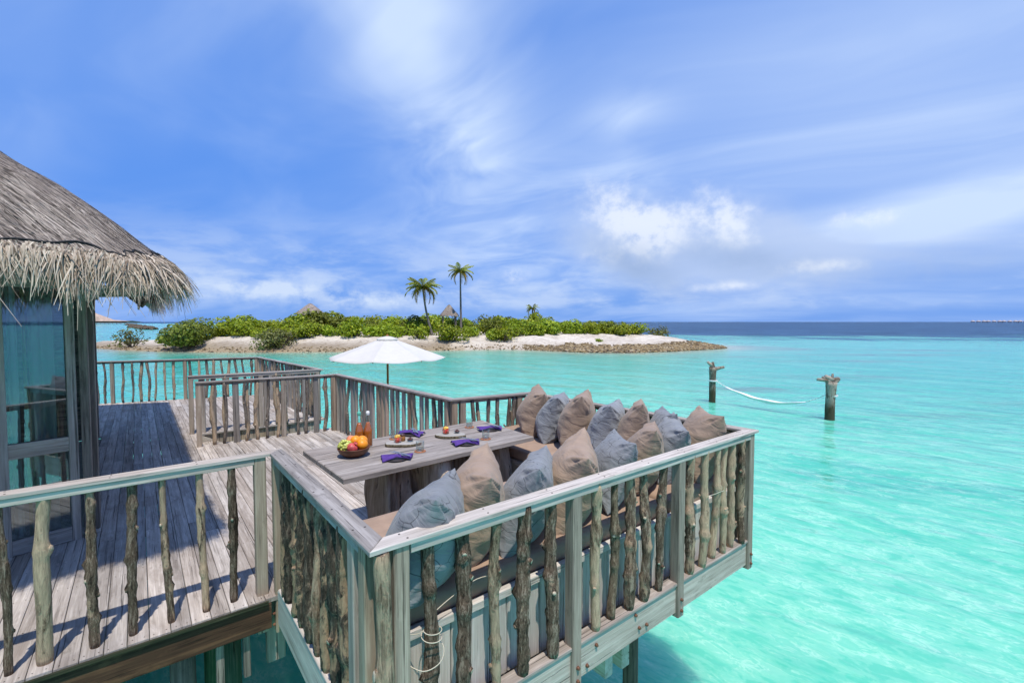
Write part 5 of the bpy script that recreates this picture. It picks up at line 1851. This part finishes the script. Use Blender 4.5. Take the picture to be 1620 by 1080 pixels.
vs, fs = [], []
n, m_ = 40, 10
dirx = Vector((1, 0.05, 0)).normalized()
for side in (0, 1):
    for i in range(n + 1):
        t_ = i / n
        tt = 0.10 + 0.74 * t_
        c_ = hp(tt)
        w = 0.02 + 0.13 * math.sin(math.pi * t_) ** 0.7
        for j in range(m_ + 1):
            s_ = j / m_ * 2 - 1
            vs.append(c_ + dirx * (s_ * w) + Vector((0, 0, 0.10 * s_ * s_ * math.sin(math.pi * t_) ** 0.8 + 0.012 * math.sin(9 * s_ + 20 * t_) - side * 0.008)))
q, off = m_ + 1, (n + 1) * (m_ + 1)
for i in range(n):
    for j in range(m_):
        f = (i * q + j, i * q + j + 1, (i + 1) * q + j + 1, (i + 1) * q + j)
        fs.append(f); fs.append(tuple(x + off for x in f[::-1]))
put('cloth', mesh_of('cloth', vs, fs, M['canvas_pad'], True), None, ham)
put('rope', mesh_of('rope', *tube_data([hp(t_ / 8 * 0.105) for t_ in range(9)], 0.016, 6), M['rope'], True), None, ham)
put('rope', mesh_of('rope', *tube_data([hp(0.835 + t_ / 8 * 0.165) for t_ in range(9)], 0.010, 6), M['rope'], True), None, ham)

# ------------------------------------------------------------------ the thatched hut
hut = thing('thatched_hut', 'overwater hut with shaggy thatched roof and glazed door at the left', 'hut', (-2.0, 7.5, ZD))
K = Vector((-0.441, 5.611, 0)); DW = Vector((-0.968, -0.25, 0)); NW = Vector((0.25, -0.968, 0))


def wl(w, z, out=0.0): return K + DW * w + NW * out + Vector((0, 0, ZD + z))


DOORS = [put('door', None, Matrix.Translation(wl(0.25, 0)), hut), put('door', None, Matrix.Translation(wl(0.85, 0)), hut)]
beam('stile', wl(0.03, 2.30), wl(0.03, 0.0), 0.062, 0.05, M['frame'], DOORS[0], up=tuple(NW))
beam('stile', wl(0.462, 2.30), wl(0.462, 0.0), 0.075, 0.05, M['frame'], DOORS[0], up=tuple(NW))
beam('stile', wl(1.25, 2.30), wl(1.25, 0.0), 0.08, 0.05, M['frame'], DOORS[1], up=tuple(NW))
for wa, wb, dr in ((0.062, 0.424, DOORS[0]), (0.50, 1.21, DOORS[1])):
    beam('rail', wl(wa, 0.066), wl(wb, 0.066), 0.044, 0.125, M['frame'], dr)
    beam('rail', wl(wa, 0.860), wl(wb, 0.860), 0.044, 0.125, M['frame'], dr)
    beam('rail', wl(wa, 2.255), wl(wb, 2.255), 0.044, 0.10, M['frame'], dr)
beam('header', wl(-0.05, 2.38, 0.01), wl(2.4, 2.38, 0.01), 0.09, 0.15, M['frame'], hut)
m, t, b, o = mat_new('window_glass')
tr = new(t, 'ShaderNodeBsdfTransparent'); tr.inputs['Color'].default_value = (0.84, 0.90, 0.90, 1)
gl = new(t, 'ShaderNodeBsdfGlossy'); gl.inputs['Roughness'].default_value = 0.015; gl.inputs['Color'].default_value = (0.92, 0.97, 1, 1)
fr = new(t, 'ShaderNodeFresnel'); fr.inputs['IOR'].default_value = 1.6
mx = new(t, 'ShaderNodeMixShader')
lk(t, (Ex(t, fr.outputs[0]) * 1.2 + 0.07).clamp(), mx.inputs[0])
lk(t, tr.outputs[0], mx.inputs[1]); lk(t, gl.outputs[0], mx.inputs[2]); lk(t, mx.outputs[0], o.inputs['Surface'])
M['window'] = m
for wa, wb, dr in ((0.060, 0.426, DOORS[0]), (0.498, 1.212, DOORS[1])):
    for za, zb_ in ((0.125, 0.80), (0.92, 2.207)):
        p0, p1 = wl(wa, (za + zb_) / 2, -0.008), wl(wb, (za + zb_) / 2, -0.008)
        beam('pane', p0, p1, 0.006, zb_ - za, M['window'], dr, 0.001)
# curtain behind the door
M['curtain'] = plain('pale_curtain', (0.62, 0.60, 0.55), 0.9, 0.1)
vs, fs = [], []
for i in range(120):
    w = 0.02 + i / 119 * 1.25
    q = -0.14 + 0.045 * math.sin(w * 62) + 0.014 * math.sin(w * 131)
    vs += [wl(w, 0.03, q), wl(w, 2.3, q - 0.01)]
for i in range(119): fs.append((2 * i, 2 * i + 2, 2 * i + 3, 2 * i + 1))
M['yellow_cloth'] = plain('yellow_curtain', (0.40, 0.33, 0.14), 0.9, 0.1)
for i0, i1 in ((9, 24), (30, 36), (52, 100)):
    put('curtain', mesh_of('curtain', vs[2 * i0:2 * i1], [(2 * i, 2 * i + 2, 2 * i + 3, 2 * i + 1) for i in range(i1 - i0 - 1)], M['curtain'], True), None, hut)
put('curtain', mesh_of('curtain', vs[2 * 24:2 * 28], [(2 * i, 2 * i + 2, 2 * i + 3, 2 * i + 1) for i in range(3)], M['yellow_cloth'], True), None, hut)
# corner posts and side wall
beam('corner_post', (-0.385, 5.655, ZD + 2.62), (-0.385, 5.655, ZD), 0.062, 0.10, M['dark'], hut, up=(0, 1, 0))
beam('corner_post', (-0.345, 5.83, ZD + 2.62), (-0.345, 5.83, ZD), 0.050, 0.12, M['dark'], hut, up=(0, 1, 0))
for i in range(32):
    v = 5.98 + i * 0.142
    uu = -0.40 - 0.20 * (v - 5.9) / 4.6
    beam('wall_board', (uu, v, ZD + 2.62), (uu, v, ZD + 0.0), 0.136, 0.03, M['dark'], hut, up=(1, 0, 0))
beam('corner_post', (-0.60, 10.46, ZD + 2.62), (-0.60, 10.46, ZD), 0.10, 0.10, M['dark'], hut, up=(0, 1, 0))
beam('wall_plate', (-0.36, 5.4, ZD + 2.36), (-0.56, 10.8, ZD + 2.36), 0.09, 0.13, M['dark'], hut)
for i in range(23):
    beam('wall_board', wl(1.37 + i * 0.142, 2.30), wl(1.37 + i * 0.142, 0.0), 0.136, 0.03, M['dark'], hut, up=tuple(NW))
beam('back_wall', (-0.7, 10.5, ZD + 1.3), (-5.5, 10.5, ZD + 1.3), 0.08, 2.6, M['dark'], hut)
beam('inner_floor', (-0.46, 8.05, ZD - 0.06), (-5.5, 8.05, ZD - 0.06), 4.7, 0.05, M['frame'], hut)

# the roof: contours drawn in from the eave
ZP = [(-0.14, 2.33), (0.0, 2.445), (0.12, 2.565), (0.25, 2.695), (0.5, 2.935), (1.0, 3.33), (2.0, 4.0), (3.0, 4.42), (4.2, 5.0)]


def zprof(s):
    for (a, za), (b_, zb_) in zip(ZP, ZP[1:]):
        if s <= b_: return za + (zb_ - za) * (s - a) / (b_ - a)
    return ZP[-1][1]


EU, EV, RC = 0.085, 4.20, 0.34


def contour(t_, s):
    """t in 0..1 along front eave, round the corner, then down the right eave; returns plan point and outward normal"""
    cu_, cv_ = EU - s - RC, EV + s + RC
    if t_ < 0.42:
        k = t_ / 0.42
        return Vector((-6.5 + (cu_ + 6.5) * k, EV + s, 0)), Vector((0, -1, 0))
    if t_ < 0.58:
        a = -math.pi / 2 + (t_ - 0.42) / 0.16 * math.pi / 2
        return Vector((cu_ + RC * math.cos(a), cv_ + RC * math.sin(a), 0)), Vector((math.cos(a), math.sin(a), 0))
    k = (t_ - 0.58) / 0.42
    return Vector((EU - s, cv_ + (13.0 - cv_) * k, 0)), Vector((1, 0, 0))


def rpt(t_, s, lift=0.0):
    p, n_ = contour(t_, s)
    p = p.copy()
    wob = 0.03 * mnoise.noise(Vector((p.x * 1.6, p.y * 1.6, s))) + 0.018 * mnoise.noise(Vector((p.x * 5, p.y * 5, s * 4)))
    p.z = ZD + zprof(s) + wob + lift
    return p, n_


m, t, b, o = mat_new('roof_thatch')
v, rnd = obj_coord(t)
at_s, at_t = attr(t, 'slope'), attr(t, 'along')
tv = comb(t, at_t * 55.0, at_s * 3.0, 0.0)
g = noise_tex(t, tv, 1.0, 6.0, 0.65, 0.3)
g2 = noise_tex(t, comb(t, at_t * 160.0, at_s * 9.0, 0.0), 1.0, 4.0, 0.6, 0.3)
big_ = noise_tex(t, v, 1.6, 4.0, 0.6)
k = g * 0.5 + g2 * 0.35 + big_ * 0.25
c = mixc(t, k.sstep(0.40, 0.58), (0.055, 0.043, 0.038), (0.20, 0.165, 0.145))
c = mixc(t, k.sstep(0.56, 0.72), c, (0.34, 0.29, 0.255))
lk(t, c, b.inputs['Base Color'])
b.inputs['Roughness'].default_value = 0.95
b.inputs['Specular IOR Level'].default_value = 0.1
bump(t, k, b, 1.0, 0.03)
M['thatch'] = m
ts = [0.42 * i / 40 for i in range(40)] + [0.42 + 0.16 * i / 16 for i in range(16)] + [0.58 + 0.42 * i / 40 for i in range(41)]
ss = [-0.13, -0.09, -0.05, 0.0, 0.06, 0.12, 0.2, 0.3, 0.42, 0.56, 0.72, 0.9, 1.1, 1.4, 1.8, 2.3, 2.9, 3.5, 4.2]
vs, fs, sa, ta = [], [], [], []
arc = 0.0
for s in ss:
    for t_ in ts:
        vs.append(rpt(t_, s)[0])
        sa.append(s)
        ta.append((t_ / 0.42 * 6 if t_ < 0.42 else (6 + (t_ - 0.42) / 0.16 * 0.9 if t_ < 0.58 else 6.9 + (t_ - 0.58) / 0.42 * 8)))
q = len(ts)
for i in range(len(ss) - 1):
    for j in range(q - 1):
        fs.append((i * q + j, i * q + j + 1, (i + 1) * q + j + 1, (i + 1) * q + j))
me = mesh_of('roof', vs, fs, M['thatch'], True)
for nm, val in (('slope', sa), ('along', ta)):
    A_ = me.attributes.new(nm, 'FLOAT', 'POINT')
    A_.data.foreach_set('value', val)
roof = put('roof', me, None, hut)
# underside
vs, fs = [], []
s2 = [-0.12, 0.1, 0.4, 0.7, 1.1, 1.6]
for s in s2:
    for t_ in ts:
        vs.append(rpt(t_, s, -0.13)[0])
for i in range(len(s2) - 1):
    for j in range(q - 1): fs.append((i * q + j, (i + 1) * q + j, (i + 1) * q + j + 1, i * q + j + 1))
put('soffit', mesh_of('soffit', vs, fs, M['soffit'], True), None, hut)
for i in range(16):
    t_ = 0.585 + 0.4 * i / 16
    beam('rafter', rpt(t_, -0.02, -0.20)[0], rpt(t_, 0.9, -0.20)[0], 0.05, 0.07, M['dark'], hut)
for i in range(9):
    t_ = 0.26 + 0.16 * i / 9
    beam('rafter', rpt(t_, 0.0, -0.20)[0], rpt(t_, 1.3, -0.20)[0], 0.05, 0.07, M['dark'], hut)
pts = [rpt(0.44 + 0.14 * i / 12, 0.06, -0.27)[0] for i in range(13)]
put('eave_pole', mesh_of('eave_pole', *tube_data(pts, 0.028, 8), M['bare'], True), None, hut)
beam('hip_rafter', rpt(0.5, 0.02, -0.22)[0], rpt(0.5, 1.5, -0.24)[0], 0.07, 0.10, M['dark'], hut)
beam('eave_board', (0.02, 5.0, ZD + 2.18), (0.02, 10.5, ZD + 2.18), 0.03, 0.10, M['frame'], hut)
beam('eave_board', (-0.33, 5.45, ZD + 2.18), (0.02, 5.0, ZD + 2.18), 0.03, 0.10, M['frame'], hut)

# straws
def straw_mat(name, a, b_, c_):
    m, t, bs, o = mat_new(name)
    gi = new(t, 'ShaderNodeNewGeometry')
    ri = Ex(t, gi.outputs['Random Per Island'])
    c = mixc(t, ri.sstep(0.0, 0.5), a, b_)
    c = mixc(t, ri.sstep(0.5, 1.0), c, c_)
    lk(t, c, bs.inputs['Base Color'])
    bs.inputs['Roughness'].default_value = 0.8
    bs.inputs['Specular IOR Level'].default_value = 0.2
    return m


M['straw_grey'] = straw_mat('weathered_straw', (0.065, 0.050, 0.041), (0.25, 0.202, 0.168), (0.46, 0.385, 0.325))
M['straw_pale'] = straw_mat('pale_straw', (0.16, 0.115, 0.08), (0.42, 0.335, 0.255), (0.60, 0.50, 0.395))
rg = random.Random(55)


def ribbon(vs, fs, pts, w, wd):
    o_ = len(vs)
    n_ = len(pts)
    for i, p in enumerate(pts):
        k = w * (1 - 0.75 * i / (n_ - 1))
        vs.append(p - wd * k); vs.append(p + wd * k)
    for i in range(n_ - 1):
        a = o_ + 2 * i
        fs.append((a, a + 1, a + 3, a + 2))


vs, fs = [], []
for i in range(26000):
    r_ = rg.random()
    t_ = 0.27 + 0.15 * rg.random() if r_ < 0.55 else (0.42 + 0.16 * rg.random() if r_ < 0.85 else 0.58 + 0.30 * rg.random() ** 1.5)
    s = rg.random() ** 0.85 * 2.2 - 0.02
    L = rg.uniform(0.12, 0.34)
    dt = rg.gauss(0, 0.0016)
    p0, n_ = rpt(t_, s, rg.uniform(0.0, 0.012))
    p1 = rpt(t_ + dt, max(-0.11, s - L * 0.5), rg.uniform(0.004, 0.016))[0]
    p2 = rpt(t_ + dt * 2, max(-0.13, s - L), rg.uniform(0.002, 0.02))[0]
    wd = Vector((-n_.y, n_.x, 0))
    ribbon(vs, fs, [p0, p1, p2], rg.uniform(0.003, 0.0065), wd)
so = put('thatch_straw', mesh_of('thatch_straw', vs, fs, M['straw_grey']), None, roof)
so['kind'] = 'stuff'
vs, fs = [], []
for i in range(15000):
    r_ = rg.random()
    t_ = 0.25 + 0.17 * rg.random() if r_ < 0.46 else (0.42 + 0.16 * rg.random() if r_ < 0.74 else 0.58 + 0.42 * rg.random() ** 1.4)
    clump = mnoise.noise(Vector((t_ * 170, 1.3, 0)))               # tufts hang together
    clump2 = mnoise.noise(Vector((t_ * 60, 7.3, 0)))
    layer = rg.random()
    s = rg.uniform(-0.135, -0.06)
    p0, n_ = rpt(t_, s, rg.uniform(-0.06, 0.02))
    L = (rg.uniform(0.05, 0.14) if layer < 0.45 else 0.08 + 0.20 * rg.random() ** 1.5) * (1.0 + 0.55 * clump + 0.28 * clump2)
    if rg.random() < 0.04: L *= 1.5
    cornerk = math.exp(-((t_ - 0.50) / 0.06) ** 2)
    out = rg.uniform(0.10, 0.62) + 0.45 * cornerk * rg.random()
    side = Vector((-n_.y, n_.x, 0))
    sw = rg.gauss(0, 0.16) + 0.34 * mnoise.noise(Vector((t_ * 120, 3.7, 0)))
    curl = rg.gauss(0, 0.12)
    pts = []
    for k in range(5):
        q_ = k / 4
        pts.append(p0 + n_ * (out * L * (1.25 * q_ - 0.35 * q_ * q_) + 0.012) + side * (L * (sw * q_ + curl * q_ * q_)) + Vector((0, 0, -L * (0.55 * q_ + 0.45 * q_ * q_) * (1 - 0.30 * cornerk))))
    wd = (side + n_ * rg.gauss(0, 0.8) + Vector((0, 0, rg.gauss(0, 0.2)))).normalized()
    ribbon(vs, fs, pts, rg.uniform(0.0025, 0.0070), wd)
for i in range(40):                       # a few long loose blades
    t_ = 0.33 + 0.2 * rg.random()
    p0, n_ = rpt(t_, -0.10)
    L = rg.uniform(0.22, 0.38)
    side = Vector((-n_.y, n_.x, 0)) * rg.choice((-1, 1))
    pts = [p0 + n_ * (0.12 * q_ + 0.02) + side * (0.35 * L * q_ * q_) + Vector((0, 0, -L * (0.8 * q_ + 0.25 * q_ * q_))) for q_ in (0, 0.25, 0.5, 0.75, 1.0)]
    ribbon(vs, fs, pts, 0.004, side.normalized())
so = put('thatch_fringe', mesh_of('thatch_fringe', vs, fs, M['straw_pale']), None, roof)
so['kind'] = 'stuff'
pts = []
for i in range(140):
    t_ = 0.24 + 0.45 * i / 139
    pts.append(rpt(t_, -0.065 + 0.022 * math.sin(t_ * 95) + 0.012 * math.sin(t_ * 260), 0.020)[0])
M['net_cord'] = plain('black_net_cord', (0.012, 0.012, 0.013), 0.7)
put('net_cord', mesh_of('net_cord', *tube_data(pts, 0.0075, 6), M['net_cord'], True), None, roof)
